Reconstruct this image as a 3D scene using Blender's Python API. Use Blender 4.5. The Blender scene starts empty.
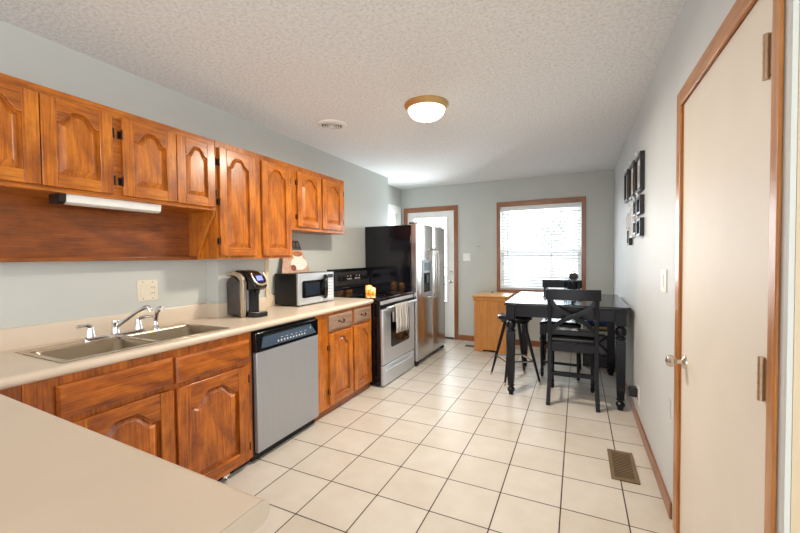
import bpy, bmesh, math, random
from mathutils import Vector, Matrix
random.seed(7)
PI = math.pi
SC = bpy.context.scene
COL = SC.collection

# ------------------------------------------------------------------ camera
YAW, PITCH, ROLL, FPX, CAMZ = 0.4452, -0.0263, -0.0095, 372.64, 1.36
fw = Vector((-math.sin(YAW)*math.cos(PITCH), math.cos(YAW)*math.cos(PITCH), math.sin(PITCH)))
rt = Vector((math.cos(YAW), math.sin(YAW), 0)); up = rt.cross(fw)
rt2 = rt*math.cos(ROLL) + up*math.sin(ROLL); up2 = up*math.cos(ROLL) - rt*math.sin(ROLL)
cam = bpy.data.objects.new('camera', bpy.data.cameras.new('camera')); COL.objects.link(cam)
cam.matrix_world = Matrix(((rt2.x, up2.x, -fw.x, 0), (rt2.y, up2.y, -fw.y, 0), (rt2.z, up2.z, -fw.z, CAMZ), (0, 0, 0, 1)))
cam.data.sensor_width = 36.0; cam.data.lens = FPX/800*36.0; cam.data.clip_start = 0.02
SC.camera = cam

# ------------------------------------------------------------------ world, daylight, exposure
wd = bpy.data.worlds.new('daylight'); SC.world = wd; wd.use_nodes = True
bgn = wd.node_tree.nodes['Background']; bgn.inputs[0].default_value = (0.94, 0.975, 1.0, 1); bgn.inputs[1].default_value = 2.05

def area(name, loc, target, sx, sy, power, color):
    l = bpy.data.lights.new(name, 'AREA'); l.shape = 'RECTANGLE'; l.size = sx; l.size_y = sy; l.energy = power; l.color = color
    o = bpy.data.objects.new(name, l); COL.objects.link(o); o.location = loc
    o.rotation_euler = (Vector(target)-Vector(loc)).to_track_quat('-Z', 'Y').to_euler()
    return o
area('window_daylight', (-0.51, 6.6, 1.75), (-0.51, 0, 0.9), 1.5, 1.6, 60, (0.90, 0.96, 1.0))
area('door_daylight', (-2.2, 6.5, 1.4), (-2.2, 0, 0.9), 0.8, 1.5, 130, (0.90, 0.96, 1.0))
area('rear_fill_light', (0.7, -2.6, 1.9), (-0.6, 3, 1.0), 3.6, 2.0, 20, (1.0, 0.92, 0.82))  # unseen warm fill light added behind the camera

SC.view_settings.view_transform = 'Standard'; SC.view_settings.look = 'None'
SC.view_settings.exposure = 0.52; SC.view_settings.gamma = 1.0; SC.view_settings.use_curve_mapping = False

# ------------------------------------------------------------------ materials
def lin(c):
    c = c/255.0
    return c/12.92 if c <= 0.04045 else ((c+0.055)/1.055)**2.4
def rgb(r, g, b): return (lin(r), lin(g), lin(b), 1.0)
class NT:
    def __init__(s, name):
        s.m = bpy.data.materials.new(name); s.m.use_nodes = True; s.t = s.m.node_tree
        s.b = s.t.nodes['Principled BSDF']; s.out = s.t.nodes['Material Output']
    def n(s, k, **kw):
        x = s.t.nodes.new(k)
        for a, v in kw.items():
            if isinstance(a, str) and a.startswith('i_'): x.inputs[a[2:].replace('_', ' ')].default_value = v
            else: setattr(x, a, v)
        return x
    def l(s, a, b): s.t.links.new(a, b)
    def coord(s, scale=(1, 1, 1), loc=(0, 0, 0), kind='Object'):
        c = s.n('ShaderNodeTexCoord'); mp = s.n('ShaderNodeMapping'); s.l(c.outputs[kind], mp.inputs[0])
        mp.inputs['Scale'].default_value = scale; mp.inputs['Location'].default_value = loc
        return mp.outputs[0]
    def noise(s, vec, scale, detail=4, rough=0.55, dist=0.0):
        x = s.n('ShaderNodeTexNoise'); s.l(vec, x.inputs['Vector'])
        x.inputs['Scale'].default_value = scale; x.inputs['Detail'].default_value = detail
        x.inputs['Roughness'].default_value = rough; x.inputs['Distortion'].default_value = dist
        return x.outputs[0]
    def ramp(s, fac, stops):
        r = s.n('ShaderNodeValToRGB'); s.l(fac, r.inputs[0]); e = r.color_ramp.elements
        while len(e) < len(stops): e.new(0.5)
        for k, (p, c) in enumerate(stops): e[k].position = p; e[k].color = c
        return r.outputs[0]
    def mix(s, fac, a, b, mode='MIX'):
        x = s.n('ShaderNodeMix', data_type='RGBA', blend_type=mode)
        if isinstance(fac, float): x.inputs[0].default_value = fac
        else: s.l(fac, x.inputs[0])
        for sock, v in ((x.inputs[6], a), (x.inputs[7], b)):
            if isinstance(v, tuple): sock.default_value = v
            else: s.l(v, sock)
        return x.outputs[2]
    def bump(s, h, strength, dist=0.01):
        x = s.n('ShaderNodeBump'); s.l(h, x.inputs['Height']); x.inputs['Strength'].default_value = strength; x.inputs['Distance'].default_value = dist
        s.l(x.outputs[0], s.b.inputs['Normal'])
    def set(s, **kw):
        for a, v in kw.items(): s.b.inputs[a.replace('_', ' ')].default_value = v
        return s

def plain(name, c, rough=0.5, metal=0.0, var=0.06, vs=9.0, bump=0.0, bs=80.0, **kw):
    t = NT(name); v = t.coord()
    n = t.noise(v, vs, 3)
    lo = tuple(x*(1-var) for x in c[:3])+(1,); hi = tuple(min(1, x*(1+var)) for x in c[:3])+(1,)
    t.l(t.ramp(n, [(0.3, lo), (0.7, hi)]), t.b.inputs['Base Color'])
    t.set(Roughness=rough, Metallic=metal)
    for k, x in kw.items(): t.b.inputs[k.replace('_', ' ')].default_value = x
    if bump: t.bump(t.noise(v, bs, 3), bump)
    return t.m
def emit(name, c, strength, var=0.1):
    t = NT(name); v = t.coord(); n = t.noise(v, 14, 2)
    cr = t.ramp(n, [(0.3, tuple(x*(1-var) for x in c[:3])+(1,)), (0.7, c)])
    t.l(cr, t.b.inputs['Base Color']); t.l(cr, t.b.inputs['Emission Color']); t.b.inputs['Emission Strength'].default_value = strength
    return t.m
def wood(name, dark, mid, light, axis='z', fine=26.0, blotch=0.3, rough=0.32, bmp=0.06, coat=0.25):
    t = NT(name)
    sc = {'x': (1.1, fine, fine), 'y': (fine, 1.1, fine), 'z': (fine, fine, 1.1)}[axis]
    g = t.noise(t.coord(sc), 1.5, 8, 0.7, 1.6)
    c = t.ramp(g, [(0.28, dark), (0.47, mid), (0.72, light)])
    b = t.noise(t.coord((1.6, 1.6, 0.9) if axis == 'z' else (1.0, 0.8, 1.6)), 6.5, 5, 0.65)
    br = t.ramp(b, [(0.32, (1-blotch*1.5, 1-blotch*1.7, 1-blotch*1.9, 1)), (0.62, (1, 1, 1, 1))])
    t.l(t.mix(1.0, c, br, 'MULTIPLY'), t.b.inputs['Base Color'])
    t.set(Roughness=rough); t.b.inputs['Coat Weight'].default_value = coat; t.b.inputs['Coat Roughness'].default_value = 0.2
    t.bump(g, bmp, 0.004)
    return t.m

M = {}
UD, UM, UL = rgb(134, 66, 8), rgb(194, 106, 19), rgb(226, 146, 46)
M['oak_v'] = wood('honey_wood_vertical', UD, UM, UL, 'z')
M['oak_h'] = wood('honey_wood_horizontal', UD, UM, UL, 'y')
M['shelf'] = wood('shelf_wood_shaded', rgb(92, 42, 8), rgb(142, 72, 14), rgb(168, 94, 24), 'y')  # darker than the honey wood: shade of the open recess is painted in
BD, BM_, BL_ = rgb(92, 40, 6), rgb(180, 94, 18), rgb(216, 132, 38)
M['base_v'] = wood('worn_wood_vertical', BD, BM_, BL_, 'z', blotch=0.38, bmp=0.1)
M['base_h'] = wood('worn_wood_horizontal', BD, BM_, BL_, 'y', blotch=0.34, bmp=0.1)
M['drawer_grey'] = wood('stripped_wood', rgb(104, 78, 62), rgb(150, 120, 98), rgb(176, 148, 124), 'y', blotch=0.15, coat=0.0, rough=0.6)
M['trim'] = wood('trim_wood', rgb(108, 62, 34), rgb(148, 92, 54), rgb(170, 112, 70), 'z', blotch=0.12)
M['trim_h'] = wood('trim_wood_horizontal', rgb(108, 62, 34), rgb(148, 92, 54), rgb(170, 112, 70), 'y', blotch=0.12)
M['trim_x'] = wood('trim_wood_cross', rgb(108, 62, 34), rgb(148, 92, 54), rgb(170, 112, 70), 'x', blotch=0.12)
M['casing'] = wood('oak_casing', rgb(140, 82, 32), rgb(184, 118, 56), rgb(206, 146, 82), 'z', blotch=0.1)
M['casing_h'] = wood('oak_casing_horizontal', rgb(140, 82, 32), rgb(184, 118, 56), rgb(206, 146, 82), 'y', blotch=0.1)
M['pine'] = wood('oak_hamper_wood', rgb(164, 96, 34), rgb(202, 134, 62), rgb(216, 154, 82), 'z', fine=26, blotch=0.08)
M['pine_h'] = wood('oak_hamper_top', rgb(184, 124, 60), rgb(216, 160, 92), rgb(228, 180, 116), 'x', fine=26, blotch=0.08)

def wall_mat(name, c):
    t = NT(name); v = t.coord(kind='Object')
    n = t.noise(v, 2.2, 4)
    t.l(t.ramp(n, [(0.3, tuple(x*0.96 for x in c[:3])+(1,)), (0.7, c)]), t.b.inputs['Base Color'])
    t.set(Roughness=0.55); t.b.inputs['Specular IOR Level'].default_value = 0.35
    t.bump(t.noise(v, 120, 3), 0.10, 0.004)
    return t.m
M['wall'] = wall_mat('grey_green_paint', rgb(198, 201, 196))
M['wall_far'] = M['wall']
M['wall_right'] = wall_mat('pale_grey_paint', rgb(205, 209, 211))
M['wall_beige'] = wall_mat('beige_paint', rgb(198, 180, 150))
t = NT('popcorn_ceiling'); v = t.coord()
n1 = t.noise(v, 55, 6, 0.7); vor = t.n('ShaderNodeTexVoronoi'); t.l(v, vor.inputs['Vector']); vor.inputs['Scale'].default_value = 70
t.l(t.ramp(n1, [(0.36, rgb(226, 226, 226)), (0.56, rgb(249, 249, 249))]), t.b.inputs['Base Color'])
t.set(Roughness=0.95); t.bump(n1, 0.9, 0.016); M['ceiling'] = t.m

T0X, T0Y, TS = -0.4012, 2.110, 0.3171
t = NT('beige_floor_tile'); c = t.n('ShaderNodeTexCoord'); mp = t.n('ShaderNodeMapping'); t.l(c.outputs['Object'], mp.inputs[0])
mp.inputs['Location'].default_value = (-T0X+40*TS, -T0Y+40*TS, 0)
br = t.n('ShaderNodeTexBrick', offset=0.0, squash=1.0); t.l(mp.outputs[0], br.inputs['Vector'])
for k, x in (('Scale', 1.0), ('Mortar Size', 0.0036), ('Mortar Smooth', 0.15), ('Brick Width', TS), ('Row Height', TS), ('Bias', 0.0)): br.inputs[k].default_value = x
br.inputs['Color1'].default_value = rgb(214, 208, 199); br.inputs['Color2'].default_value = rgb(206, 198, 187); br.inputs['Mortar'].default_value = rgb(66, 52, 42)
n2 = t.noise(t.coord(), 6, 5)
t.l(t.mix(1.0, br.outputs[0], t.ramp(n2, [(0.3, (0.92, 0.9, 0.87, 1)), (0.7, (1, 1, 1, 1))]), 'MULTIPLY'), t.b.inputs['Base Color'])
t.set(Roughness=0.36); t.b.inputs['Specular IOR Level'].default_value = 0.35
inv = t.n('ShaderNodeMath', operation='SUBTRACT'); inv.inputs[0].default_value = 1.0; t.l(br.outputs[1], inv.inputs[1]); t.bump(inv.outputs[0], 0.5, 0.003)
M['tile'] = t.m

M['counter'] = plain('cream_laminate', rgb(215, 199, 179), 0.34, var=0.03, vs=4)
M['counter_end'] = plain('laminate_end_cap', rgb(186, 172, 154), 0.5, var=0.03)
M['white'] = plain('white_paint', rgb(236, 236, 232), 0.45, var=0.02)
M['door_cream'] = plain('cream_door_paint', rgb(222, 213, 200), 0.55, var=0.03, vs=3, bump=0.03, bs=14)
M['vinyl'] = plain('white_vinyl', rgb(238, 240, 242), 0.4, var=0.02)
M['plate'] = plain('ivory_plastic', rgb(226, 216, 196), 0.4, var=0.02)
M['plate_w'] = plain('white_plastic', rgb(238, 238, 234), 0.4, var=0.02)
M['slot'] = plain('dark_slot', rgb(40, 36, 32), 0.6)
M['black'] = plain('black_plastic', rgb(17, 17, 19), 0.35, var=0.15)
M['gloss_black'] = plain('glossy_black', rgb(14, 14, 18), 0.12, var=0.1)
M['fridge_side'] = plain('fridge_black_side', rgb(18, 17, 25), 0.1, var=0.12, vs=2)
M['black_glass'] = plain('black_glass', rgb(8, 8, 10), 0.05, var=0.1)
M['iron'] = plain('dark_hinge_metal', rgb(38, 30, 26), 0.45, 0.6)
M['toe'] = plain('toe_kick_black', rgb(26, 23, 22), 0.7)
def brushed(name, c, rough, axis, metal=1.0):
    t = NT(name); sc = {'y': (90, 1.2, 90), 'z': (90, 90, 1.2), 'x': (1.2, 90, 90)}[axis]
    n = t.noise(t.coord(sc), 3, 3)
    t.l(t.ramp(n, [(0.3, tuple(x*0.9 for x in c[:3])+(1,)), (0.7, c)]), t.b.inputs['Base Color'])
    t.set(Metallic=metal, Roughness=rough); t.bump(n, 0.03, 0.001)
    return t.m
M['steel'] = brushed('brushed_steel', rgb(196, 194, 192), 0.21, 'y')
M['steel_dw'] = brushed('dishwasher_steel', rgb(178, 181, 186), 0.42, 'z', 0.55)
M['steel_rg'] = brushed('range_steel', rgb(212, 215, 219), 0.34, 'y', 0.65)
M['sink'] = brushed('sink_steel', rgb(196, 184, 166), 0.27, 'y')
M['sink_bowl_shaded'] = brushed('sink_bowl_steel_shaded', rgb(158, 144, 124), 0.3, 'y')  # darker copy of the sink steel, with the bowl's inner shade painted in
M['chrome'] = plain('chrome', rgb(228, 228, 230), 0.08, 1.0, var=0.02)
M['nickel'] = plain('satin_nickel', rgb(206, 196, 182), 0.22, 1.0, var=0.03)
M['brass'] = plain('antique_brass', rgb(208, 172, 116), 0.35, 0.75, var=0.04)
M['hinge_br'] = plain('worn_brass', rgb(178, 152, 126), 0.4, 0.7, var=0.1)
M['espresso'] = plain('black_painted_wood', rgb(17, 19, 27), 0.3, var=0.12, vs=5, Specular_IOR_Level=0.28)
M['leather'] = plain('black_vinyl_seat', rgb(26, 24, 25), 0.24, var=0.1, bump=0.05)
M['tabletop'] = plain('dark_table_finish', rgb(26, 28, 36), 0.16, var=0.1, vs=3)
M['blind'] = None
t = NT('white_blind_slat'); n = t.noise(t.coord(), 5, 2)
t.l(t.ramp(n, [(0.3, rgb(218, 221, 222)), (0.7, rgb(228, 230, 230))]), t.b.inputs['Base Color']); t.set(Roughness=0.5)
tr = t.n('ShaderNodeBsdfTranslucent'); tr.inputs[0].default_value = rgb(246, 247, 248); ms = t.n('ShaderNodeMixShader'); ms.inputs[0].default_value = 0.04
t.l(t.b.outputs[0], ms.inputs[1]); t.l(tr.outputs[0], ms.inputs[2]); t.l(ms.outputs[0], t.out.inputs[0]); M['blind'] = t.m
def glass(name, tint, gl=0.08):
    t = NT(name); n = t.noise(t.coord(), 3, 2)
    a = t.n('ShaderNodeBsdfTransparent'); t.l(t.ramp(n, [(0.3, tint), (0.7, tint)]), a.inputs[0])
    g = t.n('ShaderNodeBsdfGlossy'); g.inputs['Roughness'].default_value = 0.02
    fr = t.n('ShaderNodeLayerWeight'); fr.inputs[0].default_value = 0.25
    mu = t.n('ShaderNodeMath', operation='MULTIPLY'); t.l(fr.outputs[0], mu.inputs[0]); mu.inputs[1].default_value = gl*6
    ms = t.n('ShaderNodeMixShader'); t.l(mu.outputs[0], ms.inputs[0]); t.l(a.outputs[0], ms.inputs[1]); t.l(g.outputs[0], ms.inputs[2]); t.l(ms.outputs[0], t.out.inputs[0])
    return t.m
M['glass'] = glass('window_glass', (0.97, 0.98, 0.98, 1))
M['vase_glass'] = glass('vase_glass', (0.80, 0.84, 0.86, 1), 0.12)
M['lamp_glass'] = emit('frosted_lit_glass', rgb(255, 244, 224), 2.2)
t = NT('glowing_amber_glass'); cr = t.ramp(t.noise(t.coord(), 26, 3), [(0.36, rgb(190, 84, 12)), (0.5, rgb(255, 170, 60)), (0.62, rgb(255, 236, 190))])
t.l(cr, t.b.inputs['Base Color']); t.l(cr, t.b.inputs['Emission Color']); t.b.inputs['Emission Strength'].default_value = 1.3; M['candle'] = t.m
M['flame'] = emit('candle_flame', rgb(255, 200, 110), 6.0)
M['screen'] = emit('blue_screen', rgb(96, 104, 220), 1.3)
t = NT('striped_towel'); w = t.n('ShaderNodeTexWave'); t.l(t.coord((1, 1, 1)), w.inputs[0]); w.bands_direction = 'Y'; w.inputs['Scale'].default_value = 9; w.inputs['Distortion'].default_value = 1.5
t.l(t.ramp(w.outputs[0], [(0.2, rgb(120, 112, 104)), (0.55, rgb(214, 208, 200))]), t.b.inputs['Base Color']); t.set(Roughness=0.95); t.bump(t.noise(t.coord(), 240, 2), 0.3, 0.002); M['towel'] = t.m
M['vent_br'] = plain('brown_vent_metal', rgb(134, 112, 86), 0.45, 0.3)
M['photo'] = plain('photo_print', rgb(176, 176, 178), 0.3, var=0.5, vs=14)
M['photo_warm'] = plain('warm_photo_print', rgb(190, 150, 120), 0.3, var=0.45, vs=12)
M['mat_w'] = plain('white_mat_board', rgb(226, 228, 232), 0.6, var=0.02)
M['board'] = plain('pinkish_board', rgb(196, 160, 136), 0.6, var=0.18, vs=26)
M['board_grey'] = plain('dark_grey_paint', rgb(84, 78, 76), 0.6, var=0.3, vs=40)
M['cup'] = plain('white_glaze', rgb(232, 224, 212), 0.35, var=0.03)
M['coffee'] = plain('coffee_brown', rgb(176, 112, 66), 0.4, var=0.2)
M['red_br'] = plain('red_brown', rgb(140, 66, 44), 0.5, var=0.2)
M['wick'] = plain('dark_potpourri', rgb(66, 58, 58), 0.85, var=0.7, vs=45, bump=0.6, bs=60)
M['kc_silver'] = plain('champagne_silver', rgb(190, 172, 150), 0.3, 0.55, var=0.04)
M['kc_grey'] = plain('smoky_tank', rgb(70, 64, 60), 0.16, 0.1, var=0.2, vs=16)
M['cordw'] = plain('cream_cord', rgb(222, 204, 170), 0.5)
M['blue_cloth'] = plain('blue_cloth', rgb(44, 56, 96), 0.9, var=0.2)
M['yellow'] = plain('yellow_cloth', rgb(198, 164, 78), 0.9, var=0.2)
M['paper'] = plain('pale_paper', rgb(150, 150, 152), 0.8, var=0.25, vs=22)
M['foliage'] = plain('tree_foliage_hazed', rgb(186, 192, 188), 0.9, var=0.3)  # leaves paled so the hazy look is painted into their colour
M['bark'] = plain('tree_bark', rgb(176, 170, 164), 0.9)
M['yard'] = plain('pale_yard', rgb(168, 172, 170), 0.95, var=0.1, vs=1)

# ------------------------------------------------------------------ mesh helpers
class MB:
    def __init__(s): s.v = []; s.f = []; s.m = []; s.mi = 0
    def add(s, vs, fs):
        o = len(s.v); s.v += [tuple(p) for p in vs]
        for f in fs: s.f.append([o+i for i in f]); s.m.append(s.mi)
        return s
    def box(s, x0, y0, z0, x1, y1, z1):
        x0, x1 = min(x0, x1), max(x0, x1); y0, y1 = min(y0, y1), max(y0, y1); z0, z1 = min(z0, z1), max(z0, z1)
        return s.add([(x0,y0,z0),(x1,y0,z0),(x1,y1,z0),(x0,y1,z0),(x0,y0,z1),(x1,y0,z1),(x1,y1,z1),(x0,y1,z1)],
                     [(0,3,2,1),(4,5,6,7),(0,1,5,4),(1,2,6,5),(2,3,7,6),(3,0,4,7)])
    def loft(s, rings, cap=True, closed=False):
        n = len(rings[0]); vs = [p for r in rings for p in r]; fs = []; k = len(rings)
        for a in range(k if closed else k-1):
            b = (a+1) % k
            for i in range(n):
                j = (i+1) % n; fs.append((a*n+i, a*n+j, b*n+j, b*n+i))
        if cap and not closed:
            fs.append(tuple(reversed(range(n)))); fs.append(tuple(range((k-1)*n, k*n)))
        return s.add(vs, fs)
    def prism(s, poly, axis, a, b):          # poly of 2D points in the two other axes (cyclic order)
        def mk(p, t):
            return {'x': (t, p[0], p[1]), 'y': (p[0], t, p[1]), 'z': (p[0], p[1], t)}[axis]
        return s.loft([[mk(p, a) for p in poly], [mk(p, b) for p in poly]])
    def lathe(s, prof, c=(0, 0, 0), n=20, axis='z', cap=True):
        rings = []
        for r, h in prof:
            ring = []
            for i in range(n):
                a = 2*PI*i/n; p, q = max(r, 1e-5)*math.cos(a), max(r, 1e-5)*math.sin(a)
                d = {'z': (p, q, h), 'x': (h, p, q), 'y': (q, h, p)}[axis]
                ring.append((c[0]+d[0], c[1]+d[1], c[2]+d[2]))
            rings.append(ring)
        return s.loft(rings, cap)
    def tube(s, path, r, n=10, cap=True, sq=None, closed=False):
        P = [Vector(p) for p in path]; rings = []; k = len(P); prev = None
        for i, p in enumerate(P):
            if closed: d = P[(i+1) % k]-P[i-1]
            else: d = P[min(i+1, k-1)]-P[max(i-1, 0)]
            d.normalize()
            if prev is None:
                ref = Vector((0, 0, 1)) if abs(d.z) < 0.9 else Vector((1, 0, 0)); u = d.cross(ref).normalized()
            else: u = (prev - d*prev.dot(d)).normalized()
            prev = u; w = d.cross(u); rr = r[i] if isinstance(r, (list, tuple)) else r
            if sq: rings.append([p+u*(a*sq[0])+w*(b*sq[1]) for a, b in ((-1,-1),(1,-1),(1,1),(-1,1))])
            else: rings.append([p+u*(rr*math.cos(2*PI*j/n))+w*(rr*math.sin(2*PI*j/n)) for j in range(n)])
        return s.loft(rings, cap, closed)
    def ball(s, c, r, n=14, sz=None):
        sz = sz or (1, 1, 1); rings = []
        for i in range(n//2+1):
            a = -PI/2+PI*i/(n//2); rr = max(math.cos(a)*r, 1e-5)
            rings.append([(c[0]+sz[0]*rr*math.cos(2*PI*j/n), c[1]+sz[1]*rr*math.sin(2*PI*j/n), c[2]+sz[2]*r*math.sin(a)) for j in range(n)])
        return s.loft(rings)

def wloc(o):
    p = Vector((0, 0, 0))
    while o: p += o.location; o = o.parent
    return p
def obj(name, mb, mats, parent=None, bevel=0.0, smooth=True, seg=2, base=False, angle=35):
    if not isinstance(mats, (list, tuple)): mats = [mats]
    xs, ys, zs = zip(*mb.v)
    c = Vector(((min(xs)+max(xs))/2, (min(ys)+max(ys))/2, min(zs) if (base or parent is None) else (min(zs)+max(zs))/2))
    me = bpy.data.meshes.new(name)
    me.from_pydata([tuple(Vector(p)-c) for p in mb.v], [], mb.f)
    for m in mats: me.materials.append(M[m] if isinstance(m, str) else m)
    me.polygons.foreach_set('material_index', mb.m)
    b = bmesh.new(); b.from_mesh(me); bmesh.ops.remove_doubles(b, verts=b.verts, dist=1e-6)
    bmesh.ops.recalc_face_normals(b, faces=b.faces); b.to_mesh(me); b.free()
    if smooth:
        me.polygons.foreach_set('use_smooth', [True]*len(me.polygons)); me.set_sharp_from_angle(angle=math.radians(angle))
    o = bpy.data.objects.new(name, me); COL.objects.link(o)
    if parent: o.parent = parent; o.location = c-wloc(parent)
    else: o.location = c
    if bevel:
        md = o.modifiers.new('bevel', 'BEVEL'); md.width = bevel; md.segments = seg; md.limit_method = 'ANGLE'; md.angle_limit = math.radians(40)
    return o
def thing(name, label, cat, loc, group=None):
    o = bpy.data.objects.new(name, None); COL.objects.link(o); o.location = loc; o.empty_display_size = 0.1
    o['label'] = label; o['category'] = cat
    if group: o['group'] = group
    return o
def tag(o, label, cat, group=None):
    o['label'] = label; o['category'] = cat
    if group: o['group'] = group
    return o
def struct(name, mb, mats, parent=None, **kw):
    o = obj(name, mb, mats, parent, **kw)
    if parent is None: o['kind'] = 'structure'
    return o
def dup(o, parent=None):
    c = o.copy(); COL.objects.link(c); c.parent = parent
    for ch in list(o.children): dup(ch, c)
    return c
def bx(*a): return MB().box(*a)

# ------------------------------------------------------------------ setting dimensions
XL, XR, YB, ZC = -2.51, 0.44, 5.856, 2.517
XB = -2.39                      # chase behind the coffee maker
XF2 = -2.757                    # recessed far end of the left wall
YR = 1.166                      # near end of the right wall
Y0, X1 = -3.4, 3.6

struct('floor', bx(XF2-0.2, Y0, -0.1, X1, YB+0.15, 0), 'tile', smooth=False)
struct('ceiling', bx(XF2-0.2, Y0, ZC, X1, YB+0.15, ZC+0.1), 'ceiling', smooth=False)
struct('wall_left', bx(XL-0.35, Y0, 0, XL, 4.882, ZC), 'wall', smooth=False)
struct('wall_left_chase', bx(XL, 1.895, 0, XB, 2.385, 1.80), 'wall', smooth=False)
struct('wall_left_recess', bx(XF2-0.2, 4.882, 0, XF2, YB, ZC), 'wall', smooth=False)
# back wall with openings for the door and the window
DX0, DX1, DZ = -2.64, -1.815, 2.105
WX0, WX1, WZ0, WZ1 = -1.085, 0.055, 0.84, 2.112
w = MB()
for a in ((XF2-0.2, DX0, 0, ZC), (DX0, DX1, DZ, ZC), (DX1, WX0, 0, ZC), (WX0, WX1, 0, WZ0), (WX0, WX1, WZ1, ZC), (WX1, XR+0.12, 0, ZC)):
    w.box(a[0], YB, a[2], a[1], YB+0.14, a[3])
struct('wall_back', w, 'wall_far', smooth=False)
# right wall with the closet door opening
CY0, CY1, CZ = 1.234, 2.165, 2.065
w = MB()
for a in ((YR, CY0, 0, ZC), (CY0, CY1, CZ, ZC), (CY1, YB, 0, ZC)):
    w.box(XR, a[0], a[2], XR+0.12, a[1], a[3])
struct('wall_right', w, 'wall_right', smooth=False)
struct('wall_stub', bx(XR+0.007, YR-0.014, 0, X1, YR-0.001, ZC), 'wall_beige', smooth=False)
struct('trim_1', MB().box(XR-0.004, YR-0.013, 0, XR+0.0065, YR-0.0005, ZC), 'wall', smooth=False)      # corner bead
struct('trim_2', MB().box(XB, 2.352, 0.94, XB+0.012, 2.385, 1.352), 'cordw', bevel=0.003)            # cream strip on the chase corner

# baseboards
struct('baseboard_right', bx(XR-0.012, 2.285, 0, XR, YB, 0.085), 'trim_h', bevel=0.004)
w = bx(-1.745, YB-0.012, 0, XR-0.012, YB, 0.085)
struct('baseboard_back', w, 'trim_x', bevel=0.004)

# ------------------------------------------------------------------ closet door on the right wall
CT = 0.010
dr = bpy.data.objects.new('door_1', None); COL.objects.link(dr); dr.location = (XR, (CY0+CY1)/2, 0); dr['kind'] = 'structure'
def cas(name, parent, pts, mat, **kw): return obj(name, bx(*pts), mat, parent, bevel=0.004, **kw)
cas('casing', dr, (XR-CT, CY1-0.012, 0, XR, CY1+0.06, CZ+0.062), 'casing')
cas('casing', dr, (XR-CT, CY0-0.037, 0, XR, CY0+0.006, CZ+0.062), 'casing')
cas('casing', dr, (XR-CT, CY0+0.006, CZ-0.012, XR, CY1-0.012, CZ+0.062), 'casing_h')
cas('jamb', dr, (XR, CY1-0.012, 0, XR+0.12, CY1, CZ), 'casing')
cas('jamb', dr, (XR, CY0, 0, XR+0.12, CY0+0.006, CZ), 'casing')
cas('jamb', dr, (XR, CY0+0.006, CZ-0.008, XR+0.12, CY1-0.012, CZ), 'casing_h')
slab = obj('door_slab', bx(XR+0.004, CY0+0.008, 0.012, XR+0.040, CY1-0.015, CZ-0.011), 'door_cream', dr, bevel=0.002)
for z in (1.03, 1.865, 0.22):
    h = MB()
    h.tube([(XR-0.0035, CY0+0.052, z-0.058), (XR-0.0035, CY0+0.052, z+0.058)], 0.0075, 10)
    h.box(XR+0.001, CY0+0.020, z-0.052, XR+0.0045, CY0+0.066, z+0.052)
    for q in (-0.035, -0.012, 0.012, 0.035): h.lathe([(0.0085, -0.0012), (0.0085, 0.0012)], (XR-0.0035, CY0+0.052, z+q), 10)
    obj('hinge', h, 'hinge_br', slab)
kz, ky = 0.868, 2.075
k = MB(); k.lathe([(0.031, 0), (0.030, -0.006), (0.020, -0.011), (0.011, -0.016), (0.0105, -0.034), (0.016, -0.040), (0.0255, -0.049), (0.0275, -0.060), (0.022, -0.070), (0.011, -0.074), (0.0, -0.0745)], (XR+0.004, ky, kz), 22, 'x')
k.mi = 1; k.lathe([(0.005, -0.0746), (0.004, -0.0765), (0.0, -0.077)], (XR+0.004, ky, kz), 8, 'x')
obj('door_knob', k, ['nickel', 'iron'], slab)
# ------------------------------------------------------------------ back door with a glazed upper half
dr = bpy.data.objects.new('door_2', None); COL.objects.link(dr); dr.location = ((DX0+DX1)/2, YB, 0); dr['kind'] = 'structure'
cas('casing', dr, (DX1, YB-0.018, 0, DX1+0.066, YB, DZ+0.08), 'trim')
cas('casing', dr, (DX0-0.068, YB-0.018, 0, DX0, YB, DZ+0.08), 'trim')
cas('casing', dr, (DX0, YB-0.018, DZ, DX1, YB, DZ+0.08), 'trim_x')
cas('jamb', dr, (DX1-0.012, YB, 0, DX1, YB+0.12, DZ), 'white')
cas('jamb', dr, (DX0, YB, 0, DX0+0.012, YB+0.12, DZ), 'white')
cas('jamb', dr, (DX0+0.012, YB, DZ-0.012, DX1-0.012, YB+0.12, DZ), 'white')
cas('threshold', dr, (DX0+0.012, YB-0.005, 0, DX1-0.012, YB+0.12, 0.022), 'toe')
sx0, sx1, gx0, gx1, gz0, gz1 = DX0+0.015, DX1-0.015, -2.53, -1.945, 0.62, 2.0
w = MB()
for a in ((sx0, gx0, 0.025, DZ-0.015), (gx1, sx1, 0.025, DZ-0.015), (gx0, gx1, 0.025, gz0), (gx0, gx1, gz1, DZ-0.015)): w.box(a[0], YB+0.02, a[2], a[1], YB+0.06, a[3])
slab = obj('door_slab', w, 'white', dr)
obj('glass_pane', bx(gx0, YB+0.038, gz0, gx1, YB+0.042, gz1), 'glass', slab, smooth=False)
w = MB()
for k_ in range(1, 3): x = gx0+(gx1-gx0)*k_/3; w.box(x-0.009, YB+0.026, gz0, x+0.009, YB+0.037, gz1)
for k_ in range(1, 5): z = gz0+(gz1-gz0)*k_/5; w.box(gx0, YB+0.026, z-0.009, gx1, YB+0.037, z+0.009)
obj('muntins', w, 'white', slab)
w = MB()
for a in ((gx0-0.02, gx0, gz0-0.02, gz1+0.02), (gx1, gx1+0.02, gz0-0.02, gz1+0.02), (gx0, gx1, gz0-0.02, gz0), (gx0, gx1, gz1, gz1+0.02)): w.box(a[0], YB+0.01, a[2], a[1], YB+0.022, a[3])
obj('glazing_trim', w, 'white', slab, bevel=0.003)
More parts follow.
